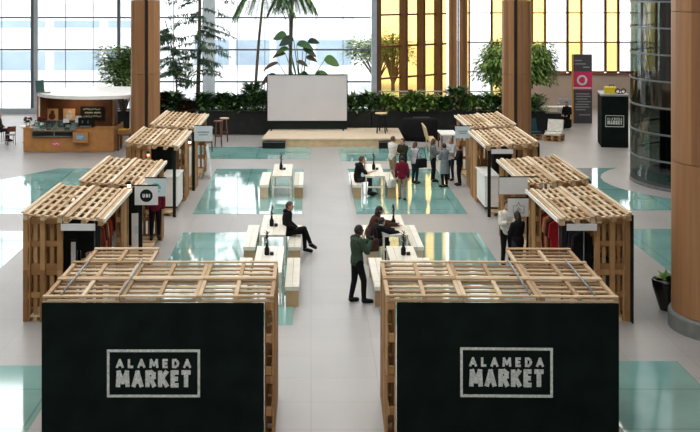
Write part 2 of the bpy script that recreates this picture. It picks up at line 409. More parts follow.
# amber bay: recedes from (4.0, 64) to (8.2, 68)
root = bpy.data.objects.new('window_7', None); col.objects.link(root); root.location = (4.0, 64.2, 0)
root.rotation_euler = (0, 0, math.atan2(3.9, 4.15)); structure(root)
LW = math.hypot(4.15, 3.9)
f = MB(); g = MB()
zs7 = [.12, 1.96, 3.77, 5.58, 7.4, 9.2, 11, ZT]
for z in zs7: f.box(0, LW, -.05, .05, z - .05, z + .05)
f.build('transom', M['ply_line'], root)
g.box(0, LW, -.006, .006, .1, ZT); g.build('pane', M['amber'], root)
fl = MB()
for t in (.29, .56, .83):
    x = LW * t; fl2 = MB(); fl2.box(x - .1, x + .1, -.45, .06, 0, ZT); fl2.build('fin', M['fin'], root)
# far right bays
ZR = [2.06, 3.84, 5.62, 7.4, 9.2, 11, ZT]
def X68(px): return (px - 311) * 68.0 / 1130
cuts = [(462, 'amber', 'fin_y'), (469, 'clear', 'ply_line'), (491, 'amber', 'fin'), (505, 'amber', 'fin_y'), (531.5, 'amber', 'fin_y'), (544.5, 'clear', 'fin_y'),
        (567, 'amber', 'fin'), (581, 'clear', 'fin_y'), (605, 'amber', 'fin'), (618, 'clear', 'fin'), (642, 'amber', 'fin_y'), (656, 'clear', 'fin'), (700, 'amber', 'fin_y'), (740, 'clear', 'fin')]
for i, (px, mt, fm) in enumerate(cuts):
    x0 = X68(px); x1 = X68(cuts[i + 1][0]) if i + 1 < len(cuts) else 26
    zz = ZR if px > 531 else [.2] + ZR
    window(8 + i, x0, x1, 68.2, mt, dark=fm, mull=.13 if fm != 'ply_line' else .08, zs=zz, w=.07)
mb = MB(); mb.box(X68(531.5), 26, 68.0, 68.4, -.3, 1.93); structure(mb.build('wall_back', M['wall']))
mb = MB(); mb.box(X68(531), 26, 67.8, 68.1, 1.931, 2.0); structure(mb.build('trim_3', M['ply_line']))
mb = MB(); mb.cyl(-5.7, 63.4, 0, ZT, .34, 20); structure(mb.build('trim_4', mat('white_round_pillar', rgb(206, 218, 224), .5, .03, 2)))
mb = MB(); mb.tube([(3.4, 56.5, 1.93), (10.5, 56.5, 1.93)], .03)
for x in (3.6, 6, 8.4, 10.3): mb.tube([(x, 56.5, 0), (x, 56.5, 1.93)], .02)
structure(mb.build('trim_5', M['mullion_l']))

# ------------------------------------------------------------------ outside
mb = MB(); mb.box(-80, 80, 68.9, 160, -.5, -.2); mb.box(-80, 3.9, 64.5, 68.89, -.5, -.2); structure(mb.build('ground', M['pave']))
def far_building(x0, x1, y, h, label, bands, bays):
    t = thing('building', label, 'building', ((x0 + x1) / 2, y, -.2)); w = (x1 - x0) / 2
    mb = MB(); mb.box(-w, w, 0, 12, 0, h); mb.box(-w - .2, w + .2, -.2, 12.2, h, h + .5); mb.build('wall', M['facade'], t)
    for z0, z1 in bands:
        for k in range(bays):
            a = -w + 2 * w * (k + .08) / bays; c = -w + 2 * w * (k + .92) / bays
            fm = MB(); fm.box(a, c, -.06, .02, z0, z1); fm.build('window', M['facade_blue'], t)
far_building(-36, -13, 96, 5.9, 'white outdoor building with blue window bands beyond the left windows', [(.4, 2.0), (4.0, 4.6)], 5)
far_building(-11, 4, 104, 5.6, 'white outdoor building beyond the windows behind the screen', [(.3, 2.6)], 4)
# ------------------------------------------------------------------ columns
def column(x, y, r, z1, label, base=True, rz=0, gap=.07, br=None):
    t = thing('column', label, 'column', (x, y, 0), rz); g = gap * r / .6
    for s in (1, -1):
        mb = MB(); n = 14
        segs = [(-PI / 2 + math.asin(g / r) + (PI - 2 * math.asin(g / r)) * i / n) for i in range(n + 1)]
        per = 2 if r < 1 else 1
        for i in range(0, n, per):
            poly = [(0 + g, 0)] if False else []
            arcp = [(r * math.cos(a), r * math.sin(a)) for a in segs[i:i + per + 1]]
            inner = [(max(g, .8 * r * math.cos(a)), .8 * r * math.sin(a)) for a in reversed(segs[i:i + per + 1])]
            poly = [(s * px, py) for px, py in arcp + inner]
            zz = [.0 if not base else .36]; 
            while zz[-1] < z1: zz.append(min(z1, zz[-1] + 3.1))
            for za, zb in zip(zz, zz[1:]): mb.prism(poly, za, zb - .012)
        mb.build('shaft_half', M['column_wood'], t)
    mb = MB(); mb.box(-g * .8, g * .8, -r * .86, r * .86, .3 if base else 0, z1); mb.build('core', M['column_gap'], t)
    if base:
        mb = MB(); R = br or r * 1.05; mb.lathe(0, 0, [(R, 0), (R, .30), (R - .03, .35), (r * .5, .355)], 40, smooth=False); mb.build('base', M['concrete'], t)
    return t
column(-7.03, 48, .615, ZT, 'tall round wooden column behind the left stalls, beside the kiosk', rz=math.atan2(7.4, 48) + .055)
column(8.73, 48, .615, ZT, 'tall round wooden column behind the right stalls, in front of the bushy tree', rz=-math.atan2(8.73, 48) - .05)
column(8.62, 66.2, .55, ZT, 'round wooden column against the amber windows', rz=-.13)
column(8.83, 23.4, 1.31, ZT, 'thick wooden column at the right edge with grey base', rz=.9, br=1.38)

# ------------------------------------------------------------------ lift tower
t = thing('lift_tower', 'round dark glass lift shaft with metal bands at the right', 'elevator', (15.5, 41.2, 0))
R = 3.72
mb = MB(); n = 64
vs = [(r * math.cos(2 * PI * k / n), r * math.sin(2 * PI * k / n), z) for (r, z) in ((R, .12), (R, ZT)) for k in range(n)]
mb.add(vs, [(k, (k + 1) % n, n + (k + 1) % n, n + k) for k in range(n)], 0, True); mb.build('glass_shell', M['lift_glass'], t)
for i in range(13):
    z = .05 + .93 * i
    mb = MB(); mb.lathe(0, 0, [(R - .03, z), (R + .035, z), (R + .035, z + .06), (R - .03, z + .06)], 64, smooth=False)
    mb.f = mb.f[:-2]; mb.mi = mb.mi[:-2]; mb.smooth = mb.smooth[:-2]
    mb.build('band', M['steel'], t)
mb = MB(); mb.cyl(0, 0, 0, .12, R + .02, 48); mb.build('plinth', M['concrete'], t)
mb = MB(); mb.cyl(0, 0, 6.6, 7.1, R - .05, 48); mb.build('floor_slab', M['black'], t)
for k in range(8):
    a = 2 * PI * k / 8 + .2; mb = MB(); mb.box(2.6 * math.cos(a) - .14, 2.6 * math.cos(a) + .14, 2.6 * math.sin(a) - .14, 2.6 * math.sin(a) + .14, .13, 6.59); mb.build('guide_rail', M['black'], t)
mb = MB()
mb.box(-1.5, 1.2, -1.3, 1.3, .2, .35); mb.box(-1.5, 1.2, 1.2, 1.3, .35, 5.0); mb.box(1.1, 1.2, -1.3, 1.2, .35, 5.0)
mb.build('lift_car', M['totem'], t)
for k in range(6):
    mb = MB(); mb.box(-2.1, -1.55, -1.6, -1.5, 2.2 + .55 * k, 2.6 + .55 * k); mb.build('painted_lit_panel', M['poster'], t)  # lit patches in the shaft, given as plain tan colour

# ------------------------------------------------------------------ front booths
def booth(x0, x1, aisle_right, label, rz=0):
    """x0..x1 outside width; the aisle side keeps its pallet edge open to view"""
    Y0, Y1, H = 17.24, 19.5, 2.235
    t = thing('market_booth', label, 'booth', ((x0 + x1) / 2, Y0, 0), rz); cx = (x0 + x1) / 2
    L = (x1 - x0) / 3; W = (Y1 - Y0) / 2
    me = open_pallet(L - .006, W - .006, M['pallet_lit'])
    for i in range(3):
        for j in range(2): place('roof_pallet', me, t, (x0 - cx + i * L, j * W, H))
    i = 0 if aisle_right else 2                       # one more pallet behind, on the outer side
    place('roof_pallet', me, t, (x0 - cx + i * L + (.16 if aisle_right else -.03), 2 * W + .01, H - .03))
    sw = pallet(H / 2 - .005, W - .005, M['pallet_shaded'])
    for side in (0, 1):
        for j in range(2):
            for k in range(2):
                # standing on end, deck outwards
                if side == 0: o = place('wall_pallet', sw, t, (x0 - cx + .144, j * W, k * H / 2), (0, -PI / 2, 0))
                else: o = place('wall_pallet', sw, t, (x1 - cx - .144, (j + 1) * W - .005, k * H / 2), (0, -PI / 2, PI))
    for j in (0, 1):
        xx = x0 - cx + (.2 if aisle_right else 3 * L - .16)
        mb = MB(); mb.box(xx, xx + .1, 2 * W + W * (.1 + .85 * j), 2 * W + W * (.1 + .85 * j) + .08, 0, H - .025); mb.build('post', M['pallet_shaded'], t)
    for xq in ((.08, .335) if aisle_right else (.62, .9)):
        mb = MB(); xx = x0 - cx + xq * 3 * L; mb.tube([(xx, .05, H + .112), (xx, 2 * W - .05, H + .112)], .017); mb.build('steel_rail', M['steel'], t)
    if aisle_right: pa, pb = x0, x1 - .152
    else: pa, pb = x0 + .16, x1 - .012
    mb = MB(); mb.box(pa - cx, pb - cx, -.045, -.003, 0, H - .004)
    p = mb.build('black_panel', M['panel'], t); p['label'] = 'flat black front panel'
    lg = MB()
    if aisle_right: market_logo(lg, -3.085 - cx, -1.707 - cx, .823, 1.511, -.052, -.046)
    else: market_logo(lg, 2.292 - cx, 3.658 - cx, .825, 1.54, -.052, -.046)
    o = lg.build('logo', M['chalk'], p); o['label'] = 'white framed ALAMEDA MARKET lettering'
    return t
booth(-4.10, -.565, True, 'pallet booth with black ALAMEDA MARKET front, nearest on the left')
booth(1.15, 4.69, False, 'pallet booth with black ALAMEDA MARKET front, nearest on the right', math.radians(-1.2))

# ------------------------------------------------------------------ side stalls
def stall(s, xa, yf, yb, label, fascia=False, aisle_wall=(), w=1.56, deck=True, edge=True, back=True, clad=True, posts=(0, 1)):
    """s=-1 left of the aisle, +1 right; xa = aisle edge; local x runs outwards (times s)"""
    t = thing('market_stall', label, 'stall', (xa, yf, 0)); H = 2.17; D = yb - yf
    def ox(a, c): return (a, c) if s > 0 else (-c, -a)
    L = D / 3; W = w / 2
    me = pallet(L - .006, W - .006, M['pallet_lit'], bw=(.14, .088))
    for i in range(2):
        for j in range(3):
            a, c = ox(i * W, (i + 1) * W)
            place('roof_pallet', me, t, ((c - .003) * 1.03 - s * .05, j * L + .003, H - .12 + abs(c) * .075), (-s * .075, 0, PI / 2))
    sw = pallet(H / 2 - .005, W - .01, M['pallet_shaded'], bw=(.125, .105))
    a, c = ox(w - W, w)                                  # front, outer half: two stacked pallets, deck to the camera
    for k in range(2): place('wall_pallet', sw, t, (a + .002, .0 + .144, k * H / 2), (0, -PI / 2, PI * 1.5))
    if back:
        for i in range(2):
            a, c = ox(i * W, (i + 1) * W)
            for k in range(2): place('wall_pallet', sw, t, (a + .004, D, k * H / 2), (0, -PI / 2, -PI / 2))
    nO = 4; WO = (D - .30) / nO; so = pallet(H / 2 - .005, WO - .01, M['pallet_shaded'])
    for j in range(nO):
        for k in range(2):
            if s > 0: place('wall_pallet', so, t, (w - .144, .15 + (j + 1) * WO - .01, k * H / 2), (0, -PI / 2, PI))
            else: place('wall_pallet', so, t, (-w + .144, .15 + j * WO, k * H / 2), (0, -PI / 2, 0))
    for (y0, y1) in aisle_wall:
        nW = max(1, round((y1 - y0) / .8)); q = (y1 - y0) / nW; sa = pallet(H / 2 - .005, q - .01, M['pallet_shaded'])
        for j in range(nW):
            for k in range(2):
                if s > 0: place('wall_pallet', sa, t, (.144, y0 + j * q, k * H / 2), (0, -PI / 2, 0))
                else: place('wall_pallet', sa, t, (-.144, y0 + (j + 1) * q - .01, k * H / 2), (0, -PI / 2, PI))
    for yy in posts:
        a, c = ox(.0, .09); mb = MB(); y = .01 if yy == 0 else D * yy - .26
        mb.box(a, c, y, y + .09, 0, H - .125); mb.build('post', M['black'] if yy == 0 else M['pallet_shaded'], t)
    if fascia:
        a, c = ox(.1, w - W - .01); mb = MB(); mb.box(a, c, -.04, -.012, H - .21, H - .07); o = mb.build('fascia_board', M['sign_white'], t); o['label'] = 'white board over the opening'
    for xx in (.02, W - .04, w - .075):
        a, c = ox(xx, xx + .075); mb = MB(); zz = H - .12 + xx * .075 + .152; mb.box(a, c, .0, D, zz, zz + .028); mb.build('roof_batten', M['pallet_batten'], t)
    if edge:
        a, c = ox(-.10, -.062); mb = MB(); mb.box(a, c, 0, D, H - .05, H + .03); mb.build('edge_board', M['white_wood'], t)
    if clad and s > 0:
        a, c = ox(w + .003, w + .03); mb = MB(); mb.box(a, c, 0, D, 0, H + .1); mb.build('black_cladding', M['black'], t)
    if deck:
        a, c = ox(.1, w - .15); nd = 9; mb = MB()
        for i in range(nd):
            y = .16 + (D - .34) * i / nd; mb.box(a, c, y, y + (D - .34) / nd - .05, .09, .12)
        for f_ in (.05, .5, .92): q = a + (c - a) * f_; mb.box(q, q + .07, .16, D - .2, 0, .089)
        mb.build('floor_deck', M['pallet_lit'], t)
    return t
stall(-1, -4.42, 23.7, 27.3, 'pallet stall selling rust garments, nearest on the left aisle side', True, [(2.7, 3.3)], w=1.66)
stall(-1, -4.15, 27.75, 31.8, 'pallet stall with teal emblem sign, second on the left', False, [])
stall(-1, -4.17, 34.8, 38.6, 'pallet stall with white counter, third on the left', False, [(2.6, 3.4)])
stall(-1, -4.05, 39.35, 43.8, 'pallet stall with pale blue sign, furthest on the left', False, [(.3, 1.2)])
stall(1, 5.26, 23.7, 27.2, 'pallet stall hung with dark garments, nearest on the right', True, [(2.85, 3.3)], w=1.48)
stall(1, 5.36, 28.05, 32.1, 'pallet stall with two hanging signs, second on the right', False, [])
stall(1, 5.45, 34.8, 38.6, 'pallet stall with white counter, third on the right', True, [(2.4, 3.5)])
stall(1, 5.6, 39.35, 43.4, 'pallet stall with white sign, furthest on the right', False, [(.4, 1.4)])

# signs hanging over the aisle
def sign(x0, x1, y, z0, z1, label, m, draw, arm=None):
    t = thing('hanging_sign', label, 'sign', ((x0 + x1) / 2, y, z0)); w = (x1 - x0) / 2; h = z1 - z0
    mb = MB(); mb.box(-w, w, -.012, .012, 0, h); mb.build('board', m, t)
    if draw: draw(t, w, h)
    mb = MB(); a = arm if arm else (-w - .2, w)
    mb.tube([(a[0], 0, h + .02), (a[1], 0, h + .02)], .016); mb.build('bracket', M['black'], t)
    return t
def disc(mb, x, z, r, y0, y1, a0=0, a1=2 * PI, n=28, mi=0):
    pts = [(x + r * math.cos(a0 + (a1 - a0) * i / n), z + r * math.sin(a0 + (a1 - a0) * i / n)) for i in range(n + (0 if a1 - a0 > 6.2 else 1))]
    k = len(pts); vs = [(px, y0, pz) for px, pz in pts] + [(px, y1, pz) for px, pz in pts]
    mb.add(vs, [tuple(range(k)), tuple(reversed(range(k, 2 * k)))] + [(i, k + i, k + (i + 1) % k, (i + 1) % k) for i in range(k)], mi)
def draw_uni(t, w, h):
    mb = MB(); disc(mb, 0, h * .5, h * .34, -.016, -.0125); o = mb.build('round_emblem', M['black'], t); o['label'] = 'black disc with white letters'
    mb = MB(); word(mb, 'UNI', -h * .2, h * .2, h * .4, h * .6, h * .05, h * .05, -.020, -.0165, {'I': .35}); mb.build('lettering', M['sign_white'], o)
def draw_teal(t, w, h):
    mb = MB(); disc(mb, 0, h * .42, h * .32, -.016, -.0125, 0, PI); mb.build('round_emblem', M['teal_ink'], t)
    mb = MB(); stroke(mb, [(-.1, h * .3), (.1, h * .3)], .02, -.016, -.0125); stroke(mb, [(-.07, h * .24), (.07, h * .24)], .015, -.016, -.0125); mb.build('lettering', M['grey_ink'], t)
def draw_lines(t, w, h):
    mb = MB(); stroke(mb, [(-w * .6, h * .6), (w * .6, h * .6)], h * .06, -.016, -.0125); stroke(mb, [(-w * .45, h * .42), (w * .45, h * .42)], h * .06, -.016, -.0125)
    mb.build('lettering', M['grey_ink'], t)
def draw_house(t, w, h):
    mb = MB(); q = .012
    stroke(mb, [(-w * .5, h * .2), (-w * .5, h * .6), (-w * .15, h * .6), (0, h * .8), (w * .15, h * .6), (w * .5, h * .6), (w * .5, h * .2), (-w * .5, h * .2)], q, -.016, -.0125)
    stroke(mb, [(-.05, h * .35), (0, h * .5), (.05, h * .35), (-.05, h * .35)], q, -.016, -.0125); mb.build('line_drawing', M['grey_ink'], t)
sign(-4.24, -3.68, 27.18, 1.83, 2.28, 'white hanging sign with black disc reading UNI', M['sign_white'], draw_uni, (-.36, .28))
sign(-4.12, -3.60, 28.05, 1.88, 2.32, 'pale hanging sign with teal round emblem', M['sign_blue'], draw_teal, (-.27, .26))
sign(-4.05, -3.42, 39.2, 1.76, 2.28, 'pale blue hanging sign on the left, furthest from camera', M['sign_blue'], draw_lines, (-.33, .31))
sign(5.00, 5.52, 39.2, 1.86, 2.27, 'small white hanging sign at the furthest right stall', M['sign_blue'], draw_lines, (-.45, .36))
sign(4.66, 5.36, 27.95, 1.95, 2.36, 'plain white sign hanging above the line-drawing sign', M['sign_white'], None, (-.35, .6))
sign(4.85, 5.38, 27.85, 1.42, 1.86, 'grey-white sign with house line drawing', M['sign_white'], draw_house, (-.27, .55))

# ------------------------------------------------------------------ stall fittings
def counter(x, y, w, d, h, label, m='white', rz=0, z=0):
    t = thing('counter', label, 'counter', (x, y, z), rz)
    mb = MB(); mb.bbox(-w / 2, w / 2, -d / 2, d / 2, .06, h - .04, .012); mb.build('body', M[m], t)
    mb = MB(); mb.bbox(-w / 2 - .03, w / 2 + .03, -d / 2 - .03, d / 2 + .03, h - .039, h, .01); mb.build('countertop', M['plywood' if m != 'white' else 'white'], t)
    mb = MB(); mb.box(-w / 2 + .03, w / 2 - .03, -d / 2 + .03, d / 2 - .03, 0, .059); mb.build('plinth', M['black'], t)
    return t
def leaning_board(x, y, w, h, label, m, rz, z=0):
    t = thing('leaning_board', label, 'board', (x, y, z), rz)
    R_ = Matrix.Rotation(-.14, 3, 'X'); mb = MB(); mb.box(-w / 2, w / 2, -.012, .012, 0, h, 0, R_, (0, 0, 0)); mb.build('panel', m, t)
    mb = MB(); mb.box(-w / 2 + .08, w / 2 - .08, -.0135, -.0125, h * .4, h * .62, 0, R_, (0, 0, 0)); mb.build('printed_band', M['sign_blue'], t)
    for xx in (-w / 2 + .05, w / 2 - .05): mb = MB(); mb.tube([(xx, .32, 0), (xx, h * .13, h * .8)], .014); mb.build('strut', M['plywood'], t)
counter(-4.45, 36.3, .5, 1.4, 1.0, 'white counter on the aisle edge of the third left stall', z=.12)
counter(5.68, 36.4, .44, 1.8, 1.05, 'white counter on the aisle edge of the third right stall', z=.12)
counter(-4.75, 24.6, .5, 1.1, .85, 'white counter inside the nearest left stall', z=.12)
counter(-4.72, 41.5, .6, 1.6, 1.0, 'white counter in the furthest left stall', z=.12)
counter(6.2, 40.4, .6, 1.4, 1.0, 'plywood counter in the furthest right stall', 'plywood', z=.12)
counter(6.25, 30.5, .6, 1.6, 1.0, 'plywood counter in the second right stall', 'plywood', z=.12)
leaning_board(-4.62, 26.5, .36, 1.2, 'white poster board inside the nearest left stall by rust garments', M['sign_white'], .5, .121)
leaning_board(-3.72, 42.2, .8, 1.2, 'white poster board standing at the furthest left stall', M['sign_white'], PI / 2)
leaning_board(-4.66, 30.2, .26, .9, 'narrow white poster board beside person in maroon, second left stall', M['sign_white'], .2, .121)

def cabinet(x, y, w, d, h, label, z=.12):
    t = thing('cabinet', label, 'cabinet', (x, y, z))
    mb = MB(); mb.bbox(-w / 2, w / 2, -d / 2, d / 2, 0, h, .01); mb.build('body', M['black'], t)
    for k in (-1, 1):
        mb = MB(); mb.box(k * w / 4 - w * .23, k * w / 4 + w * .23, -d / 2 - .02, -d / 2 - .002, .05, h - .05); o = mb.build('door', M['black'], t)
        q = MB(); q.tube([(k * .04, -d / 2 - .035, h * .45), (k * .04, -d / 2 - .035, h * .6)], .01); q.build('handle', M['steel'], o)
cabinet(-5.2, 25.6, .8, .5, 1.75, 'black cabinet inside the nearest left stall')
cabinet(-5.0, 30.7, .7, .5, 1.7, 'black cabinet inside the second left stall')
cabinet(-5.0, 37.6, .8, .5, 1.7, 'black cabinet inside the third left stall')
cabinet(6.45, 37.5, .8, .5, 1.7, 'black cabinet inside the third right stall')
t = thing('tall_mirror', 'narrow mirror strip with painted white reflection in the nearest left stall', 'mirror', (-5.12, 24.35, .12))
mb = MB(); mb.box(-.07, .07, 0, .03, 0, 1.5); mb.build('frame', M['black'], t); mb = MB(); mb.box(-.05, .05, -.004, -.001, .1, 1.45); mb.build('glass', M['sign_white'], t)  # mirror face is plain white, its bright reflection painted in
mb = MB(); mb.box(-.15, .15, -.05, .12, -.0, .02); mb.build('foot', M['black'], t)

def rack(x, y, length, label, z, h, n, gcol, glabel, ggroup, gl_=.8, sw=.42):
    """rail along Y with garments; each garment a thing"""
    t = thing('garment_rack', label, 'rack', (x, y, z))
    mb = MB(); mb.tube([(0, 0, h), (0, length, h)], .014); mb.build('rail', M['steel'], t)
    for yy in (.02, length - .02):
        mb = MB(); mb.tube([(0, yy, .02), (0, yy, h)], .014); mb.build('upright', M['steel'], t)
        mb = MB(); mb.tube([(-.22, yy, .02), (.22, yy, .02)], .016); mb.build('foot', M['black'], t)
    for k in range(n):
        yy = .12 + (length - .24) * k / max(1, n - 1); L = gl_ * random.uniform(.85, 1.1); w = sw * random.uniform(.9, 1.1) / 2; th = .03
        g = thing('garment', glabel, 'garment', (x, y + yy, z + h - .1), random.uniform(-.12, .12), ggroup)
        prof = [(-w * .2, .0), (-w, -.09), (-w * 1.15, -.4), (-w * .86, -.42), (-w * .82, -L), (w * .82, -L), (w * .86, -.42), (w * 1.15, -.4), (w, -.09), (w * .2, 0)]
        mb = MB(); N = len(prof); vs = [(px, -th * (1 if pz > -.2 else 1.3), pz) for px, pz in prof] + [(px, th * (1 if pz > -.2 else 1.3), pz) for px, pz in prof]
        mb.add(vs, [tuple(range(N)), tuple(reversed(range(N, 2 * N)))] + [(i, N + i, N + (i + 1) % N, (i + 1) % N) for i in range(N)])
        mb.build('cloth', M[gcol[k % len(gcol)]], g)
        mb = MB(); mb.tube([(-w * .7, 0, -.03), (0, 0, .03), (w * .7, 0, -.03)], .007, 6); mb.tube([(0, 0, .03), (0, 0, .085)], .005, 6); mb.build('hanger', M['black'], g)
rack(-4.85, 25.3, 1.5, 'steel garment rack in the nearest left stall', .12, 1.72, 8, ['rust', 'brown', 'rust', 'tan_cloth', 'rust'], 'rust or brown garment hanging in nearest left stall', 'garments in the nearest left stall', 1.15)
rack(5.85, 24.2, 1.3, 'steel garment rack at front of nearest right stall', .12, 1.75, 8, ['black_cloth', 'charcoal', 'black_cloth', 'navy'], 'dark garment hanging in nearest right stall', 'dark garments in the nearest right stall', 1.0)
rack(6.3, 24.3, 1.2, 'steel rack of jeans in nearest right stall', .12, 1.2, 7, ['jean', 'navy', 'jean'], 'denim garment on the lower rack, nearest right stall', 'jeans in the nearest right stall', .8)
rack(5.62, 25.6, 1.2, 'steel garment rack by aisle wall of nearest right stall', .12, 1.75, 6, ['red_cloth', 'brown', 'rust', 'tan_cloth'], 'red or brown garment hanging in nearest right stall', 'red garments in the nearest right stall', .95)
def basket(x, y, z, label, m):
    t = thing('basket', label, 'basket', (x, y, z))
    mb = MB(); mb.lathe(0, 0, [(.16, 0), (.22, .24), (.2, .24), (.15, .03)], 16); mb.build('body', M['tan_cloth'], t)
    mb = MB()
    for k in range(9): mb.ball((random.uniform(-.11, .11), random.uniform(-.11, .11), .2 + random.uniform(0, .1)), .065, 8, 5)
    o = mb.build('goods', m, t); o['kind'] = 'stuff'
basket(-4.72, 24.3, .97, 'woven basket of pale goods on the nearest left counter', M['cream'])
basket(-4.74, 24.85, .97, 'woven basket of pinkish goods on the nearest left counter', M['sticker'])
basket(5.70, 27.62, 0, 'woven basket on floor between the nearest right stalls', M['tan_cloth'])
def clip_lamp(x, y, z, label, m):
    t = thing('clip_lamp', label, 'lamp', (x, y, z))
    mb = MB(); mb.ball((0, 0, 0), .045, 10, 7); mb.build('bulb', M[m], t); mb = MB(); mb.lathe(0, 0, [(.03, .035), (.05, .07), (.03, .12)], 10); mb.build('socket', M['black'], t)
clip_lamp(-5.0, 34.72, 1.93, 'small red bulb on front of third left stall', 'red_lamp')
clip_lamp(-4.38, 27.2, 2.285, 'small pinkish bulb on roof corner of nearest left stall', 'warm_lamp')
clip_lamp(-4.1, 38.2, 1.85, 'small warm bulb on aisle edge of third left stall', 'warm_lamp')

# ------------------------------------------------------------------ tables and benches
def slab_thing(name, label, cat, x, y, w, l, h, th, group, legs=True):
    t = thing(name, label, cat, (x, y, 0), 0, group)
    mb = MB(); n = 4 if w > .5 else 2
    for i in range(n): mb.box(-w / 2 + i * w / n + .003, -w / 2 + (i + 1) * w / n - .003, -l / 2, l / 2, h - th, h)
    mb.build('tabletop' if cat == 'table' else 'seat', M['white_wood'], t)
    for sx in (-1, 1):
        for sy in (-1, 1):
            mb = MB(); mb.box(sx * (w / 2 - .03) - .025, sx * (w / 2 - .03) + .025, sy * (l / 2 - .06) - .025, sy * (l / 2 - .06) + .025, 0, h - th); mb.build('leg', M['white_wood'], t)
    mb = MB()
    for sy in (-1, 1): mb.box(-w / 2 + .06, w / 2 - .06, sy * (l / 2 - .06) - .02, sy * (l / 2 - .06) + .02, h * .45, h * .45 + .05)
    mb.build('rail', M['white_wood'], t)
    return t
def pedestal_bench(label, x, y, w, l, group):
    t = thing('bench', label, 'bench', (x, y, 0), 0, group); h = .45
    mb = MB()
    for i in range(2): mb.box(-w / 2 + i * w / 2 + .003, -w / 2 + (i + 1) * w / 2 - .003, -l / 2, l / 2, h - .09, h)
    mb.build('seat', M['white_wood'], t)
    for sy in (-1, 1):
        mb = MB(); mb.box(-w / 2 + .02, w / 2 - .02, sy * (l / 2 - .09) - .07, sy * (l / 2 - .09) + .07, 0, h - .091); mb.build('leg', M['pallet_lit'], t)
def vase(x, y, label):
    t = thing('bottle_vase', label, 'vase', (x, y, .752))
    mb = MB(); mb.lathe(0, 0, [(.05, 0), (.06, .02), (.058, .15), (.03, .21), (.026, .27), (.03, .28)], 12); mb.build('bottle', M['black'], t)
    mb = MB(); rr = random.Random(int(x * 100 + y * 10))
    for k in range(26):
        z = .26 + .02 * k * .55; a = rr.uniform(0, 2 * PI); mb.leaf((0, 0, z), (math.cos(a), math.sin(a), .9), (0, 0, 1), .12, .04)
    mb.tube([(0, 0, .2), (.01, 0, .54)], .012, 6, 0); mb.build('dried_stem', M['leaf_bronze'], t)
    mb = MB(); mb.box(.07, .16, -.05, .04, 0, .07); mb.build('small_box', M['hair'], t)
rows = [('left', -.98), ('right', 2.16)]
ys = [('nearest', 26.3), ('middle', 30.15), ('furthest', 39.3)]
for side, cx in rows:
    for which, cy in ys:
        slab_thing('table', 'white slatted table, %s in the %s row' % (which, side), 'table', cx, cy, .66, 2.6, .75, .06, 'white slatted tables')
        for sd, dx in (('aisle' if side == 'left' else 'outer', .5), ('outer' if side == 'left' else 'aisle', -.62)):
            lab = 'white bench on the %s side of the %s %s table' % (sd, which, side)
            pedestal_bench(lab, cx + (.56 if dx > 0 else -.60), cy, .32, 2.7, 'white benches')
        vase(cx + (-.06 if side == 'left' else .02), cy + {'nearest': .35, 'middle': -.25, 'furthest': .0}[which], 'dark bottle vase on the %s %s-row table' % (which, side))

# ------------------------------------------------------------------ stage, screen, planters
t = thing('stage', 'low plywood stage in front of the planters', 'stage', (.95, 50.5, 0))
mb = MB(); mb.prism([(-3.15, 0), (3.2, 0), (3.25, 3.9), (-2.9, 3.9)], .30, .36); mb.build('deck', M['stage'], t)
mb = MB(); mb.prism([(-3.1, .05), (3.15, .05), (3.2, 3.85), (-2.85, 3.85)], 0, .299); mb.build('skirt', M['plywood'], t)
def step(x, y, w, label):
    t = thing('stage_step', label, 'step', (x, y, 0))
    mb = MB(); mb.bbox(-w / 2, w / 2, -.3, .3, 0, .27, .012); mb.build('body', M['black'], t)
    mb = MB(); mb.box(-w / 2, w / 2, -.3, -.26, .271, .28); mb.build('tread_strip', M['steel'], t)
step(-1.65, 50.15, 1.0, 'black step box at left end of the stage'); step(3.3, 50.15, .55, 'black step box at right end of the stage')
t = thing('projection_screen', 'blank white projection screen standing on the stage', 'screen', (-.18, 53.6, .361))
mb = MB(); mb.box(-1.88, 1.88, -.02, .02, .44, 2.60); mb.build('screen_cloth', M['screen'], t)
mb = MB()
for a in ((-1.92, -1.88, .40, 2.64), (1.88, 1.92, .40, 2.64), (-1.879, 1.879, 2.601, 2.64), (-1.879, 1.879, .40, .439)): mb.box(a[0], a[1], -.04, .03, a[2], a[3])
mb.build('frame', M['black'], t)
mb = MB(); mb.box(-1.88, 1.88, -.01, .01, .04, .399); mb.build('skirt', M['black'], t)
for sx in (-1.7, 1.7):
    mb = MB(); mb.box(sx - .03, sx + .03, -.35, .35, 0, .039); mb.build('foot', M['black'], t)
px0 = [-9.8, -5.45, -1.25, 2.95, 7.15]; nm = ['behind the left column', 'between left stalls and screen', 'behind the projection screen', 'right of the screen', 'behind the right column']
for i, x in enumerate(px0):
    t = thing('planter', 'long black planter box ' + nm[i], 'planter', (x + 2.08, 55.2, 0), 0, 'black planter boxes')
    mb = MB(); mb.box(-2.08, 2.08, -.6, .6, .03, 1.08); mb.build('body', M['planter'], t)
    mb = MB()
    for a in ((-2.08, 2.08, -.64, -.5), (-2.08, 2.08, .5, .64), (-2.08, -1.95, -.499, .499), (1.95, 2.08, -.499, .499)): mb.box(a[0], a[1], a[2], a[3], 1.081, 1.14)
    mb.build('rim', M['planter'], t)
    mb = MB(); mb.box(-1.94, 1.94, -.49, .49, 1.0801, 1.11); o = mb.build('soil', M['bark'], t)

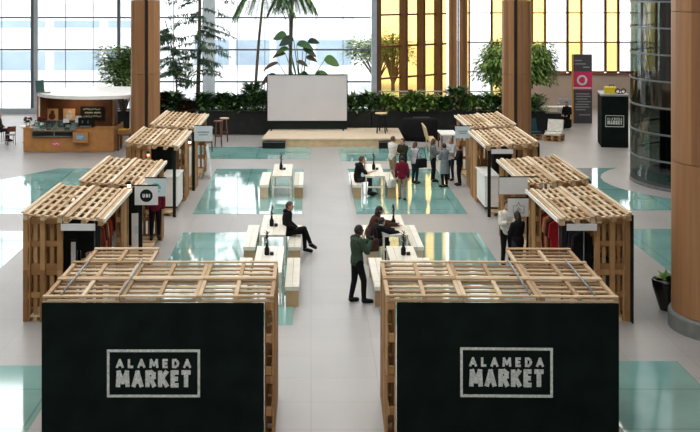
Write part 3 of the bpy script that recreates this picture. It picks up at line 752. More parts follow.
def rdir(r, up=.3):
    a = r.uniform(0, 2 * PI); z = r.uniform(-.4, 1) + up; v = Vector((math.cos(a), math.sin(a), z)); return v.normalized()
def shrub(x, y, z, w, h, label, lm, n=460, L=.42, Wd=.16, group='shrubs in the planters', seed=0):
    r = random.Random(seed); t = thing('shrub', label, 'plant', (x, y, z), 0, group)
    h *= 1.05 + .3 * math.sin(seed * 2.3); st = MB(); fo = MB()
    for k in range(9):
        a = r.uniform(0, 2 * PI); q = r.uniform(.2, .9)
        tip = Vector((math.cos(a) * w / 2 * q, math.sin(a) * w / 2 * q * .8, h * r.uniform(.5, .9))); st.tube([(0, 0, 0), tip * .5 + Vector((0, 0, h * .1)), tip], [.02, .015, .006], 5)
    for k in range(n):
        a = r.uniform(0, 2 * PI); q = math.sqrt(r.random()); zz = r.random() ** .8
        rr = q * w / 2 * (1 - .5 * zz); p = Vector((math.cos(a) * rr, math.sin(a) * rr * .8, zz * h * .9))
        d = Vector((math.cos(a), math.sin(a), r.uniform(-.1, 1.1))); fo.leaf(p, d, (0, 0, 1), L * r.uniform(.6, 1.35), Wd * r.uniform(.7, 1.3))
    fo.build('foliage', lm, t); st.build('stem', M['bark'], t)
    return t
def ord_(i): return ['first', 'second', 'third', 'fourth', 'fifth', 'sixth', 'seventh', 'eighth', 'ninth', 'tenth', 'eleventh', 'twelfth'][i]
lefts = [(-7.3, 1.0, .8), (-6.7, 1.1, .7), (-6.0, 1.0, .55), (-5.2, 1.1, .65), (-4.3, 1.0, .7), (-3.55, 1.1, .9), (-2.85, 1.3, 1.05), (-2.2, 1.2, .95)]
for i, (x, w, h) in enumerate(lefts):
    shrub(x, 55.1, 1.1, w, h, 'leafy planter shrub left of screen, %s from the left column' % ord_(i), M['leaf_bronze'] if i in (0, 2) else M['leaf'], seed=i)
rights = [(2.1, 1.1, 1.0), (2.85, 1.2, .95), (3.6, 1.1, .75), (4.3, 1.1, .8), (5.0, 1.1, .85), (5.7, 1.2, .75), (6.4, 1.1, .9), (7.1, 1.2, 1.1), (7.9, 1.2, .95), (8.8, 1.3, .95), (9.7, 1.2, 1.0), (10.6, 1.0, .9)]
for i, (x, w, h) in enumerate(rights):
    shrub(x, 55.1, 1.1, w, h * .8, 'leafy planter shrub right of screen, %s from the screen' % ord_(i), M['leaf_mid'] if i in (2, 3, 4, 5, 8, 10) else M['leaf'], n=270, L=.5, Wd=.15, seed=40 + i)

# ---- trees
def big_tree(name, label, x, y, z, ht, crown_z0, rx, rz_, lm, n, L, W, trunk_r=.08, seed=1, lean=(0, 0), blobs=9, drop=0.0):
    r = random.Random(seed); t = thing(name, label, 'tree', (x, y, z))
    tr = MB(); top = Vector((lean[0], lean[1], ht * .8)); tr.tube([(0, 0, 0), (lean[0] * .3, lean[1] * .3, ht * .35), top], [trunk_r, trunk_r * .8, trunk_r * .35], 8)
    fo = MB(); cz = (crown_z0 + ht) / 2; hz = (ht - crown_z0) / 2; cen = []
    for k in range(blobs):
        d = rdir(r, -.1); q = r.uniform(.35, .75); c = Vector((lean[0] + d.x * rx * q, lean[1] + d.y * rx * q, cz + d.z * hz * q)); cen.append(c)
        s0 = Vector((lean[0] * .5, lean[1] * .5, max(crown_z0 * .8, .3))); tr.tube([s0, (s0 + c) / 2 + Vector((0, 0, .1)), c], [trunk_r * .5, trunk_r * .35, .01], 6)
    for k in range(n):
        c = r.choice(cen); d = rdir(r, 0); q = r.random() ** .45; p = c + Vector((d.x * rx * .5 * q, d.y * rx * .5 * q, d.z * hz * .5 * q))
        v = Vector((d.x, d.y, d.z * .5 - drop)); fo.leaf(p, v, (0, 0, 1), L * r.uniform(.6, 1.3), W * r.uniform(.7, 1.2))
    fo.build('foliage', lm, t); tr.build('trunk', M['bark'], t); return t
t0 = big_tree('ficus_tree', 'bushy green tree behind the right wooden column', 10.4, 58.2, 0, 5.1, .7, 2.0, 1.6, M['leaf_mid'], 11000, .30, .12, .12, 5, blobs=26, drop=.5)
t0 = big_tree('ficus_tree', 'bushy green tree behind the kiosk', -9.1, 54.7, 0, 5.0, 1.0, 1.15, 1.2, M['leaf_mid'], 4200, .3, .14, .09, 8, blobs=18)
big_tree('outdoor_tree', 'second tree outdoors beyond the amber panes, nearer the screen', 4.9, 84, -.2, 4.6, .4, 2.2, 1.6, M['leaf_mid'], 2600, .4, .2, .14, 33, blobs=16)
big_tree('outdoor_tree', 'tree outdoors seen through the amber panes', 5.8, 80, -.2, 5.2, .6, 1.6, 1.6, M['leaf_mid'], 1600, .34, .14, .14, 31, blobs=16)
def lacy(x, y, z, ht, label, seed, spread, z0, n=26, lm='leaf_blue', lean=.2, tr_r=.11):
    """slender trunk with tiers of feathery side branches"""
    r = random.Random(seed); t = thing('slender_tree', label, 'tree', (x, y, z)); tr = MB(); fo = MB()
    def pt(u): return Vector((lean * u * u + .05 * math.sin(4 * u), 0, ht * u))
    tr.tube([pt(i / 8) for i in range(9)], [tr_r * (1 - .07 * i) for i in range(9)], 8)
    for k in range(n):
        u = z0 + (1 - z0) * r.random(); b0 = pt(u); a = r.uniform(0, 2 * PI); Lb = spread * r.uniform(.5, 1) * (1.15 - .4 * u)
        d = Vector((math.cos(a), math.sin(a) * .8, r.uniform(-.12, .2))); pts = [b0 + d * Lb * s - Vector((0, 0, .25 * Lb * s * s)) for s in (0, .35, .7, 1)]
        tr.tube(pts, [.022, .016, .01, .005], 5)
        for q in range(80):
            s = r.uniform(.15, 1.05); p = b0 + d * Lb * s - Vector((0, 0, .25 * Lb * s * s)); e = Vector((r.uniform(-1, 1), r.uniform(-1, 1), r.uniform(-.8, .3)))
            fo.leaf(p, e, (0, 0, 1), .26 * r.uniform(.6, 1.3), .07)
    fo.build('foliage', M[lm], t); tr.build('trunk', M['bark'], t)
lacy(-5.55, 55.3, 1.1, 8.5, 'tall slender feathery tree in planter, right of left column', 3, 1.95, .2, 64)
lacy(-6.55, 55.0, 1.1, 4.4, 'short thin-stemmed tree beside the tall feathery tree', 6, 1.15, .3, 34, 'leaf_blue', -.5, .05)
shr = shrub(-6.0, 54.95, 2.2, .8, .9, 'bright green bromeliad tuft on the thin stem left of tall tree', M['leaf_mid'], 90, .5, .09, None, 77)
def palm(x, y, z, ht, lean, label, seed, nf=17, Lf=1.9, tr_r=.08):
    r = random.Random(seed); t = thing('palm_tree', label, 'tree', (x, y, z)); tr = MB()
    pts = [Vector((lean * (i / 8) ** 1.5, 0, ht * i / 8)) for i in range(9)]; tr.tube(pts, [tr_r * (1 - .04 * i) for i in range(9)], 8); tr.build('trunk', M['bark'], t)
    top = pts[-1]
    for k in range(nf):
        a = 2 * PI * k / nf + r.uniform(-.15, .15); el = r.uniform(.0, .7); fo = MB(); L = Lf * r.uniform(.8, 1.1); pp = []
        for i in range(9):
            s = i / 8; pp.append(top + Vector((math.cos(a) * L * s * .85, math.sin(a) * L * s * .85, L * (el * s - (el + .95) * s * s))))
        fo.tube(pp, [.02 - .002 * i for i in range(9)], 5)
        for i in range(1, 9):
            d = (pp[i] - pp[i - 1]).normalized(); sd = d.cross(Vector((0, 0, 1))).normalized()
            for sg in (-1, 1):
                for h_ in (0, .25, .5, .75):
                    p = pp[i - 1].lerp(pp[i], h_); fo.leaf(p, sd * sg + d * .6 + Vector((0, 0, -.55)), (0, 0, 1), .6 * (1.1 - .6 * i / 9), .075)
        fo.build('frond', M['leaf'], t)
palm(-2.75, 55.3, 1.1, 6.3, .50, 'tall palm with slender leaning trunk left of screen', 4)
palm(-1.1, 56.6, 0, 7.2, .2, 'palm with drooping crown behind the screen', 9, 15, 1.5, .1)
def banana(x, y, z, label, spec, seed=2):
    r = random.Random(seed); t = thing('broadleaf_plant', label, 'plant', (x, y, z))
    for (dx, hz, az, tilt, L, W, mt) in spec:
        st = MB(); tip = Vector((dx, 0, hz)); st.tube([(0, 0, 0), (dx * .4, 0, hz * .55), tip], [.035, .028, .015], 6); s_ = st.build('stem', M['leaf'], t)
        lf = MB(); n = 7; d = Vector((math.cos(az), -.35, tilt)).normalized(); sd = d.cross(Vector((0, -1, .4))).normalized(); vs = []
        for i in range(n):
            s = i / (n - 1); w = W * math.sin(PI * min(1, .08 + .92 * s)) ** .7 * (.5 if i in (0,) else 1)
            if i == n - 1: w = .01
            c = tip + d * L * s - Vector((0, 0, .5 * L * s * s)); nr = Vector((0, 0, 1))
            vs += [c + sd * w / 2 + nr * .03, c, c - sd * w / 2 + nr * .03]
        fs = []
        for i in range(n - 1):
            for k in range(2): fs.append((i * 3 + k, i * 3 + k + 1, i * 3 + k + 4, i * 3 + k + 3))
        lf.add(vs, fs, 0, True); lf.build('leaf', mt, s_)
A = M['leaf']; Bz = M['leaf_bronze']; Cm = M['leaf_mid']
banana(-.5, 55.5, 1.1, 'large broad-leaved plant rising behind the screen', [
    (-.7, 3.6, 2.7, .35, .75, .5, A), (-.2, 3.2, .2, .3, .9, .4, A), (.1, 3.0, -.3, -.1, .7, .35, A), (-.6, 3.0, 3.4, .1, .7, .3, A), (1.15, 2.45, .2, .15, .8, .55, Cm),
    (-.35, 3.45, 2.4, .1, .8, .5, A), (.35, 3.3, .5, .5, .7, .35, A), (.25, 2.55, -.1, .2, .6, .3, Bz), (-.75, 2.75, 3.3, .2, .7, .26, Bz), (.05, 1.6, 1.2, .3, .7, .5, A), (.7, 1.75, .4, .0, .95, .55, A), (.3, 1.65, 2.8, 0, .8, .5, Cm), (-1.1, 2.3, 3.5, .0, .8, .22, Bz), (-1.25, 1.75, 3.8, -.2, .8, .3, Bz), (-.2, 2.35, -.2, .1, .6, .25, Bz), (1.0, 1.6, 2.2, .5, .6, .4, Cm)])

# ------------------------------------------------------------------ things round the stage
def bar_table(x, y, z, h, w, label, topm, tier=True):
    t = thing('bar_stool', label, 'stool', (x, y, z))
    mb = MB(); mb.lathe(0, 0, [(w * .5, h - .05), (w * .52, h - .03), (w * .5, h)], 20, smooth=False); mb.build('seat', topm, t)
    for k in range(4):
        a = PI / 4 + k * PI / 2; mb = MB(); mb.tube([(math.cos(a) * w * .5, math.sin(a) * w * .5, 0), (math.cos(a) * w * .3, math.sin(a) * w * .3, h - .05)], .018, 6); mb.build('leg', M['black'] if tier else M['dark_wood'], t)
    mb = MB(); mb.lathe(0, 0, [(w * .4, h * .38), (w * .42, h * .38), (w * .42, h * .41), (w * .4, h * .41)], 16, smooth=False); mb.f = mb.f[:-2]; mb.mi = mb.mi[:-2]; mb.smooth = mb.smooth[:-2]
    mb.build('footrest', M['black'] if tier else M['dark_wood'], t)
bar_table(3.25, 52.4, .361, .95, .55, 'tall stool with pale wood seat on the stage', M['plywood'])
bar_table(3.4, 53.2, .361, .75, .5, 'black stool on stage behind the pale-topped stool', M['black'])
bar_table(-4.42, 48.9, 0, 1.05, .42, 'reddish wooden bar stool nearest the furthest left stall', M['dark_wood'], False)
bar_table(-4.15, 50.6, 0, 1.15, .42, 'reddish wooden bar stool, middle of three beside planter', M['dark_wood'], False)
bar_table(-4.0, 52.2, 0, 1.1, .42, 'pale-topped wooden bar stool closest to the planter', M['plywood'], False)
t = thing('covered_piano', 'bulky black cloth-covered instrument beside the stage', 'piano', (5.1, 52.6, 0))
mb = MB(); n = 36
def plan(a, k):
    r = .74 + .16 * math.cos(a * 2 + .5) + .06 * math.sin(3 * a); return (r * k * math.cos(a), r * k * math.sin(a) * .9)
rings = []
for (k, z, wv) in ((1.04, .02, .05), (1.0, .3, .035), (.95, .7, .02), (.92, .96, .01), (.86, 1.02, .0)):
    rings += [(plan(2 * PI * i / n, k + wv * math.sin(i * 1.9))[0], plan(2 * PI * i / n, k + wv * math.sin(i * 1.9))[1], z) for i in range(n)]
mb.add(rings, [(j * n + i, j * n + (i + 1) % n, (j + 1) * n + (i + 1) % n, (j + 1) * n + i) for j in range(4) for i in range(n)] + [tuple(range(4 * n, 5 * n)), tuple(reversed(range(n)))], 0, True)
mb.build('cloth_cover', M['black_cloth'], t)
mb = MB(); mb.bbox(-.35, .45, -.3, .3, 1.022, 1.07, .015); mb.build('lid', M['planter'], t)
t = thing('table', 'small white-topped table right of the covered instrument', 'table', (6.0, 49.7, 0))
mb = MB(); mb.bbox(-.36, .36, -.75, .75, .70, .75, .01); mb.build('tabletop', M['white'], t)
for sx in (-.32, .32):
    for sy in (-.68, .68): mb = MB(); mb.box(sx - .025, sx + .025, sy - .025, sy + .025, 0, .699); mb.build('leg', M['dark_wood'], t)
t = thing('bench', 'pale wooden bench with leaning back beside white-topped table', 'bench', (5.32, 49.9, 0))
mb = MB(); mb.bbox(-.2, .15, -.8, .8, .40, .45, .01); mb.build('seat', M['plywood'], t)
mb = MB(); R_ = Matrix.Rotation(-.25, 3, 'Y'); mb.box(-.22, -.17, -.8, .8, .45, 1.05, 0, R_, (-.2, 0, .45)); mb.build('backrest', M['plywood'], t)
for sx in (-.16, .11):
    for sy in (-.7, .7): mb = MB(); mb.box(sx - .025, sx + .025, sy - .025, sy + .025, 0, .399); mb.build('leg', M['plywood'], t)
t = thing('bollard_lamp', 'dark box lamp on a post above the hedge', 'lamp', (4.95, 56.2, 0))
mb = MB(); mb.tube([(0, 0, 0), (0, 0, 1.7)], .03); mb.build('post', M['black'], t); mb = MB(); mb.bbox(-.12, .12, -.1, .1, 1.701, 2.05, .02); mb.build('housing', M['kiosk_brown'], t)

# ------------------------------------------------------------------ kiosk
KY = 48.7
t = thing('kiosk', 'plywood food kiosk with round white canopy at the left', 'kiosk', (-10.45, KY, 0))
mb = MB(); mb.box(-1.95, 1.93, 0, .06, .03, 1.02); mb.box(-1.95, -1.89, .061, 2.6, .03, 1.02); mb.box(1.87, 1.93, .061, 2.6, .03, 1.02); mb.build('counter_front', M['kiosk_wood'], t)
mb = MB(); mb.box(-1.97, -1.52, -.03, .62, 1.021, 1.06); mb.box(1.0, 1.95, -.03, .62, 1.021, 1.06); mb.box(-1.519, .999, .1, .62, 1.021, 1.06); mb.build('countertop', M['kiosk_wood'], t)
mb = MB(); mb.box(-1.5, 1.6, 2.6, 2.66, .03, 2.32); mb.box(-1.55, -1.5, 1.3, 2.66, .03, 2.32); mb.box(1.6, 1.66, 1.3, 2.66, .03, 2.32); mb.build('back_wall', M['kiosk_brown'], t)
for x in (-1.62, 1.72): mb = MB(); mb.box(x - .04, x + .04, 1.2, 1.28, 0, 2.34); mb.build('post', M['kiosk_wood'], t)
for x, y in ((-1.45, .8), (2.3, 2.2)): mb = MB(); mb.tube([(x, y, 0), (x, y, 2.34)], .03); mb.build('post', M['white'], t)
mb = MB(); pr = [(2.75 * math.cos(2 * PI * k / 48), 1.6 + 2.5 * math.sin(2 * PI * k / 48)) for k in range(48)]; mb.prism([(x * .97 + 1.02, y) for x, y in pr], 2.36, 2.50); mb.build('canopy', M['white'], t)
mb = MB(); mb.box(.0, 1.05, 2.52, 2.57, 1.12, 1.72); o = mb.build('menu_board', M['black'], t)
q = MB()
for z, a, c in ((1.60, .12, .9), (1.44, .2, .55), (1.44, .62, .92), (1.28, .15, .95)):
    stroke(q, [(a + (c - a) * i / 14, z + .035 * (-1) ** i * (1 if i % 3 else .3)) for i in range(15)], .014, 2.512, 2.518)
q.build('chalk_writing', M['chalk'], o)
kl = bpy.data.lights.new('kiosk_light', 'AREA'); kl.energy = 22; kl.size = 1.2; kl.color = (1, .78, .52); ko = bpy.data.objects.new('kiosk_light', kl); col.objects.link(ko); ko.location = (-10.3, KY + 1.7, 2.3)
def at_kiosk(px, y): return (px - 311) * y / 1130
for px, nm_ in ((52, 'left'), (69, 'right')):
    p = thing('poster', 'tan poster with brown figure on kiosk back wall, %s one' % nm_, 'poster', (at_kiosk(px, 51.2), 51.2, 1.1))
    mb = MB(); mb.box(-.27, .27, .02, .05, 0, .52); mb.build('sheet', M['poster'], p)
    mb = MB(); disc(mb, .02, .36, .085, .012, .019); disc(mb, 0, .17, .15, .012, .019); mb.build('figure', M['dark_wood' if nm_ == 'left' else 'sign_white'], p)
t = thing('display_case', 'slanted glass display case on the kiosk counter', 'display case', (-11.05, KY + .05, .7))
mb = MB()
for x in (-.95, 0, .95): mb.tube([(x, -.15, .0), (x, -.12, .25), (x, .42, .62), (x, .45, .37)], .02, 6)
for y, z in ((-.15, .0), (-.12, .25), (.42, .62)): mb.tube([(-.95, y, z), (.95, y, z)], .02, 6)
mb.build('frame', M['steel'], t)
mb = MB(); vs = [(-.94, -.13, .02), (.94, -.13, .02), (.94, -.10, .26), (-.94, -.10, .26), (.94, .42, .61), (-.94, .42, .61)]; mb.add(vs, [(0, 1, 2, 3), (3, 2, 4, 5)]); mb.build('glass', M['case_glass'], t)
mb = MB(); mb.box(-.93, .93, -.11, -.055, -.04, .16); R_ = Matrix.Rotation(math.radians(33), 3, 'X'); mb.box(-.92, .92, -.05, .5, .15, .17, 0, R_, (0, -.05, .16)); mb.build('tray', M['black'], t)
rr = random.Random(5)
for i in range(7):
    for j in range(3):
        yy = .0 + .15 * j; zz = .23 + .10 * j; xx = -.8 + .265 * i
        p = MB(); s = rr.uniform(.09, .12); p.bbox(-s, s, -.06, .06, 0, .09 + rr.uniform(0, .05), .02); o = p.build('food_packet', M['food']); o.location = (-11.05 + xx, KY + .05 + yy, .7 + zz)
        tag(o, 'food packet under glass in the kiosk display case', 'food', 'packets in the display case')
for x, z, nm_ in ((-10.6, .62 + .62, 'middle'), (-10.08, .7 + .55, 'right')):
    p = thing('price_card', 'white price card on display case, %s one' % ('left' if nm_ == 'middle' else 'right'), 'card', (x, KY + .18, z + .02))
    mb = MB(); R_ = Matrix.Rotation(-.4, 3, 'X'); mb.box(-.13, .13, -.004, .004, 0, .18 if nm_ == 'middle' else .3, 0, R_, (0, 0, 0)); mb.build('card', M['sign_white'], p)
    mb = MB(); mb.box(-.1, .1, .0, .1, -.012, -.001); mb.build('holder', M['steel'], p)
t = thing('sign_box', 'small plywood box with blue sign on kiosk front', 'sign', (-9.88, KY - .25, .46))
mb = MB(); mb.bbox(-.33, .33, -.05, .24, 0, .44, .01); mb.build('box', M['kiosk_wood'], t); mb = MB(); mb.box(-.2, .2, -.058, -.051, .13, .35); o = mb.build('sign_face', M['sign_sky'], t)
q = MB(); stroke(q, [(-.14, .28), (.12, .28)], .03, -.064, -.059); stroke(q, [(-.14, .2), (.08, .2)], .03, -.064, -.059); q.build('lettering', M['chalk'], o)
t = thing('coffee_machine', 'black machine on kiosk counter beside display case', 'machine', (-9.75, KY + .36, 1.061))
mb = MB(); mb.bbox(-.32, .32, -.22, .22, 0, .42, .03); mb.build('body', M['black'], t); mb = MB(); mb.box(-.25, .25, -.3, -.221, .02, .07); mb.build('drip_tray', M['steel'], t)
for x in (-.12, .12): mb = MB(); mb.tube([(x, -.25, .18), (x, -.25, .3)], .03, 8); mb.build('group_head', M['steel'], t)
t = thing('oval_sticker', 'pink oval sticker on the kiosk front', 'sticker', (at_kiosk(56, KY), KY - .004, .37))
mb = MB(); pts = [(.2 * math.cos(2 * PI * k / 24), .11 * math.sin(2 * PI * k / 24)) for k in range(24)]; mb.add([(x, -.003, z) for x, z in pts] + [(x, .003, z) for x, z in pts], [tuple(range(24)), tuple(reversed(range(24, 48)))] + [(i, 24 + i, 24 + (i + 1) % 24, (i + 1) % 24) for i in range(24)])
mb.build('sheet', M['sticker'], t)
q = MB(); stroke(q, [(-.13, .02), (-.05, -.03), (.02, .03), (.12, -.02)], .03, -.007, -.0035); q.build('lettering', M['chalk'], t)
for px, nm_ in ((33.5, 'left'), (41.5, 'right')):
    t = thing('flower_pot', 'maroon flowers in a pot on kiosk counter, %s pot' % nm_, 'flowers', (at_kiosk(px, KY + .3) if nm_ == 'right' else -12.28, KY + .3, 1.061))
    mb = MB(); mb.lathe(0, 0, [(.08, 0), (.12, .2), (.1, .2)], 12); mb.build('pot', M['white'], t)
    mb = MB(); r = random.Random(3)
    for k in range(50): d = rdir(r, .4); mb.leaf((d.x * .05, d.y * .05, .2), d, (0, 0, 1), .2, .06)
    mb.build('foliage', M['leaf'], t); mb = MB()
    for k in range(14): d = rdir(r, .3); mb.ball((d.x * .15, d.y * .12, .32 + d.z * .12), .045, 7, 5)
    mb.build('bloom', M['maroon'], t)
t = thing('roof_signboard', 'dark green signboard propped on the kiosk canopy', 'sign', (at_kiosk(40.5, 49.2), 49.2, 2.521))
R_ = Matrix.Rotation(-.12, 3, 'Y') @ Matrix.Rotation(-.15, 3, 'X'); mb = MB(); mb.box(-.18, .18, -.02, .02, 0, .55, 0, R_, (0, 0, 0)); mb.build('board', mat('signboard_green', rgb(52, 84, 78), .6, .1, 4), t); mb = MB(); mb.box(-.2, .42, -.03, .12, -.001, .05); mb.build('base', M['steel'], t)
# beside the kiosk
t = thing('side_table', 'dark slatted side table right of the kiosk', 'table', (-8.15, 49.6, 0))
mb = MB()
for k in range(5): mb.box(-.3 + .122 * k, -.19 + .122 * k, -.4, .4, .66, .7)
mb.build('tabletop', M['kiosk_brown'], t)
for sx in (-.25, .25):
    for sy in (-.35, .35): mb = MB(); mb.box(sx - .03, sx + .03, sy - .03, sy + .03, 0, .659); mb.build('leg', M['kiosk_brown'], t)
t = thing('fruit_crate', 'crate of yellow fruit on the dark side table', 'crate', (-8.2, 49.55, .701))
mb = MB(); 
for a in ((-.24, .24, -.28, -.26), (-.24, .24, .26, .28), (-.24, -.22, -.259, .259), (.22, .24, -.259, .259)): mb.box(a[0], a[1], a[2], a[3], .02, .18)
mb.box(-.24, .24, -.28, .28, 0, .019); mb.build('crate', M['kiosk_wood'], t)
r = random.Random(2)
for i in range(4):
    for j in range(5):
        p = MB(); p.ball((0, 0, 0), (.052, .052, .05), 10, 7); o = p.build('fruit', M['yellow'] if (i + j) % 3 else M['totem_edge']); o.location = (-8.2 - .165 + .11 * i, 49.55 - .21 + .105 * j, .701 + .15 + r.uniform(0, .02))
        tag(o, 'yellow fruit heaped in the crate beside the kiosk', 'fruit', 'yellow fruit in the crate')
t = thing('cafe_table', 'small white cafe table at the left edge', 'table', (-13.05, 52.0, 0))
mb = MB(); mb.lathe(0, 0, [(.36, .71), (.38, .73), (.37, .75)], 24, smooth=False); mb.build('tabletop', M['white'], t); mb = MB(); mb.tube([(0, 0, .02), (0, 0, .71)], .03); mb.build('pedestal', M['steel'], t); mb = MB(); mb.lathe(0, 0, [(.24, 0), (.24, .015), (.04, .03)], 20); mb.build('foot', M['steel'], t)
def chair(x, y, rz, label, m):
    t = thing('cafe_chair', label, 'chair', (x, y, 0), rz)
    mb = MB(); mb.bbox(-.2, .2, -.2, .2, .43, .46, .01); mb.build('seat', m, t)
    for sx in (-.17, .17):
        for sy in (-.17, .17): mb = MB(); mb.tube([(sx * 1.1, sy * 1.15, 0), (sx, sy, .43)], .016, 6); mb.build('leg', M['dark_wood'], t)
    mb = MB(); R_ = Matrix.Rotation(.12, 3, 'X'); mb.box(-.19, .19, -.215, -.19, .6, .85, 0, R_, (0, -.2, .46)); mb.build('backrest', m, t)
    mb = MB()
    for sx in (-.17, .17): mb.tube([(sx, -.19, .45), (sx, -.235, .82)], .013, 6)
    mb.build('back_post', M['dark_wood'], t)
chair(-13.62, 51.2, .5, 'wooden cafe chair in front of white cafe table', M['dark_wood']); chair(-14.45, 52.3, -PI / 2, 'dark cafe chair under the seated person at left edge', M['black'])

# ------------------------------------------------------------------ right background
t = thing('market_box', 'tall black box with ALAMEDA MARKET logo and grey top', 'box', (13.5, 50.2, 0), -.16)
mb = MB(); mb.box(-.58, .58, -.02, 1.9, 0, 2.28); mb.build('body', M['panel'], t); mb = MB(); mb.box(-.60, .60, -.04, 1.92, 2.281, 2.36); mb.build('top', M['grey_top'], t)
q = MB(); market_logo(q, -.40, .38, .93, 1.42, -.028, -.0205); q.build('logo', M['chalk'], t)
t = thing('yellow_case', 'yellow plastic case on the black market box', 'case', (13.5, 50.75, 2.361), -.3)
mb = MB(); mb.bbox(-.32, .2, -.15, .2, .0, .30, .04); mb.build('shell', M['yellow'], t)
mb = MB(); mb.tube([(-.1, 0, .3), (-.1, 0, .37), (.1, 0, .37), (.1, 0, .3)], .02, 6); mb.build('handle', M['black'], t)
t = thing('wire_sculpture', 'black wire spectacles ornament beside the yellow case', 'ornament', (13.82, 50.45, 2.361))
mb = MB()
for cx_ in (-.13, .13): mb.tube([(cx_ + .1 * math.cos(a), 0, .13 + .1 * math.sin(a)) for a in [2 * PI * k / 14 for k in range(15)]], .022, 6)
mb.tube([(-.05, 0, .16), (.05, 0, .16)], .02, 6); mb.box(-.1, .1, -.05, .05, 0, .03); mb.build('frame', M['black'], t)
t = thing('totem_sign', 'tall charcoal totem sign with pink logo band', 'sign', (14.3, 59.4, 0), -.1)
mb = MB(); mb.box(-.50, .45, -.1, .1, 0, 3.62); mb.build('panel', M['totem'], t); mb = MB(); mb.box(-.58, -.502, -.1, .1, 0, 3.62); mb.build('edge_strip', M['totem_edge'], t)
mb = MB(); mb.box(-.50, .45, -.108, -.101, 1.75, 2.72); o = mb.build('pink_band', M['pink'], t); o['label'] = 'pink band with white round logo'
q = MB(); disc(q, -.06, 2.27, .27, -.116, -.109); q.build('round_logo', M['chalk'], o)
q = MB(); disc(q, -.06, 2.27, .17, -.122, -.1165, .5, 5.6); q.build('logo_ring', M['pink'], o)
q = MB(); stroke(q, [(-.5, 1.86), (.38, 1.86)], .08, -.116, -.109); q.build('caption', M['chalk'], o)
q = MB()
for z, a, c in ((3.3, -.42, -.1), (3.12, -.42, .1), (2.95, -.0, .3), (1.55, -.38, .3), (1.42, -.35, .35), (1.28, -.38, .2), (1.14, -.3, .35), (1.0, -.38, .25), (.86, -.4, .3), (.72, -.38, .1), (.45, -.2, .34)):
    stroke(q, [(a, z), (c, z)], .05, -.108, -.101)
q.build('lettering', M['grey_top'], t)
# lounge corner
def pallet_seat(x, y, rz, label, cm, clabel):
    t = thing('pallet_sofa', label, 'sofa', (x, y, 0), rz)
    for k in range(2): place('base_pallet', pallet(.8, .8, M['pallet_shaded']), t, (-.4, -.4, k * .146))
    mb = MB(); mb.bbox(-.38, .38, -.38, .3, .294, .40, .04); mb.build('seat_cushion', M[cm], t)
    mb = MB(); R_ = Matrix.Rotation(-.35, 3, 'X'); mb.box(-.36, .36, .1, .24, .41, .98, 0, R_, (0, .15, .41)); mb.build('back_cushion', M[cm], t)
pallet_seat(11.3, 52.5, -.45, 'pallet seat with white cushion in the right lounge corner', 'cream', '')
pallet_seat(10.3, 52.9, .2, 'pallet seat with dark teal cushion beside the white one', 'teal_cloth', '')
t = thing('planter', 'low black planter behind the pallet seats', 'planter', (11.1, 56.8, 0), 0, None)
mb = MB(); mb.box(-1.6, 1.4, -.4, .4, 0, .82); mb.build('body', M['planter'], t); mb = MB(); mb.box(-1.55, 1.35, -.35, .35, .821, .84); mb.build('soil', M['bark'], t)
shrub(11.4, 56.8, .84, 1.2, .7, 'low shrub in the black planter behind the pallet seats', M['leaf'], 200, .3, .1, None, 91)
t = thing('table', 'white lounge table near the right windows', 'table', (13.2, 60.8, 0))
mb = MB(); mb.bbox(-1.0, 1.0, -.4, .4, .68, .74, .01); mb.build('tabletop', M['white'], t)
for sx in (-.9, .9):
    for sy in (-.33, .33): mb = MB(); mb.box(sx - .03, sx + .03, sy - .03, sy + .03, 0, .679); mb.build('leg', M['steel'], t)
def armchair(x, y, rz, label, m):
    t = thing('armchair', label, 'armchair', (x, y, 0), rz)
    mb = MB(); mb.bbox(-.35, .35, -.32, .35, .12, .42, .05); mb.build('seat', M[m], t)
    mb = MB(); mb.bbox(-.38, .38, .351, .5, .12, .85, .05); mb.build('backrest', M[m], t)
    for sx in (-1, 1):
        mb = MB(); mb.bbox(sx * .351, sx * .47, -.32, .35, .12, .6, .03); mb.build('armrest', M[m], t)
        for sy in (-.25, .4): mb = MB(); mb.tube([(sx * .35, sy, 0), (sx * .33, sy, .12)], .02, 6); mb.build('leg', M['dark_wood'], t)
armchair(11.9, 63.4, .4, 'tan armchair by the right windows, left of the two', 'khaki'); armchair(14.4, 63.8, -.2, 'grey armchair by the right windows behind the totem', 'pale_grey')

# potted plant by the near column
t = thing('potted_plant', 'tapered black pot with small plant behind near right column', 'plant', (7.80, 24.75, 0))
mb = MB(); mb.lathe(0, 0, [(.15, 0), (.17, .04), (.31, .5), (.33, .66), (.30, .68), (.27, .62)], 28); mb.build('pot', M['pot'], t)
mb = MB(); mb.cyl(0, 0, .55, .62, .265, 20); mb.build('soil', M['bark'], t)
mb = MB(); r = random.Random(4)
for k in range(12): d = rdir(r, .25); mb.leaf((d.x * .05, d.y * .05, .6), (d.x, d.y, .55 + .3 * abs(d.z)), (0, 0, 1), .36, .13)
mb.build('foliage', M['leaf_mid'], t)

exec_people = True
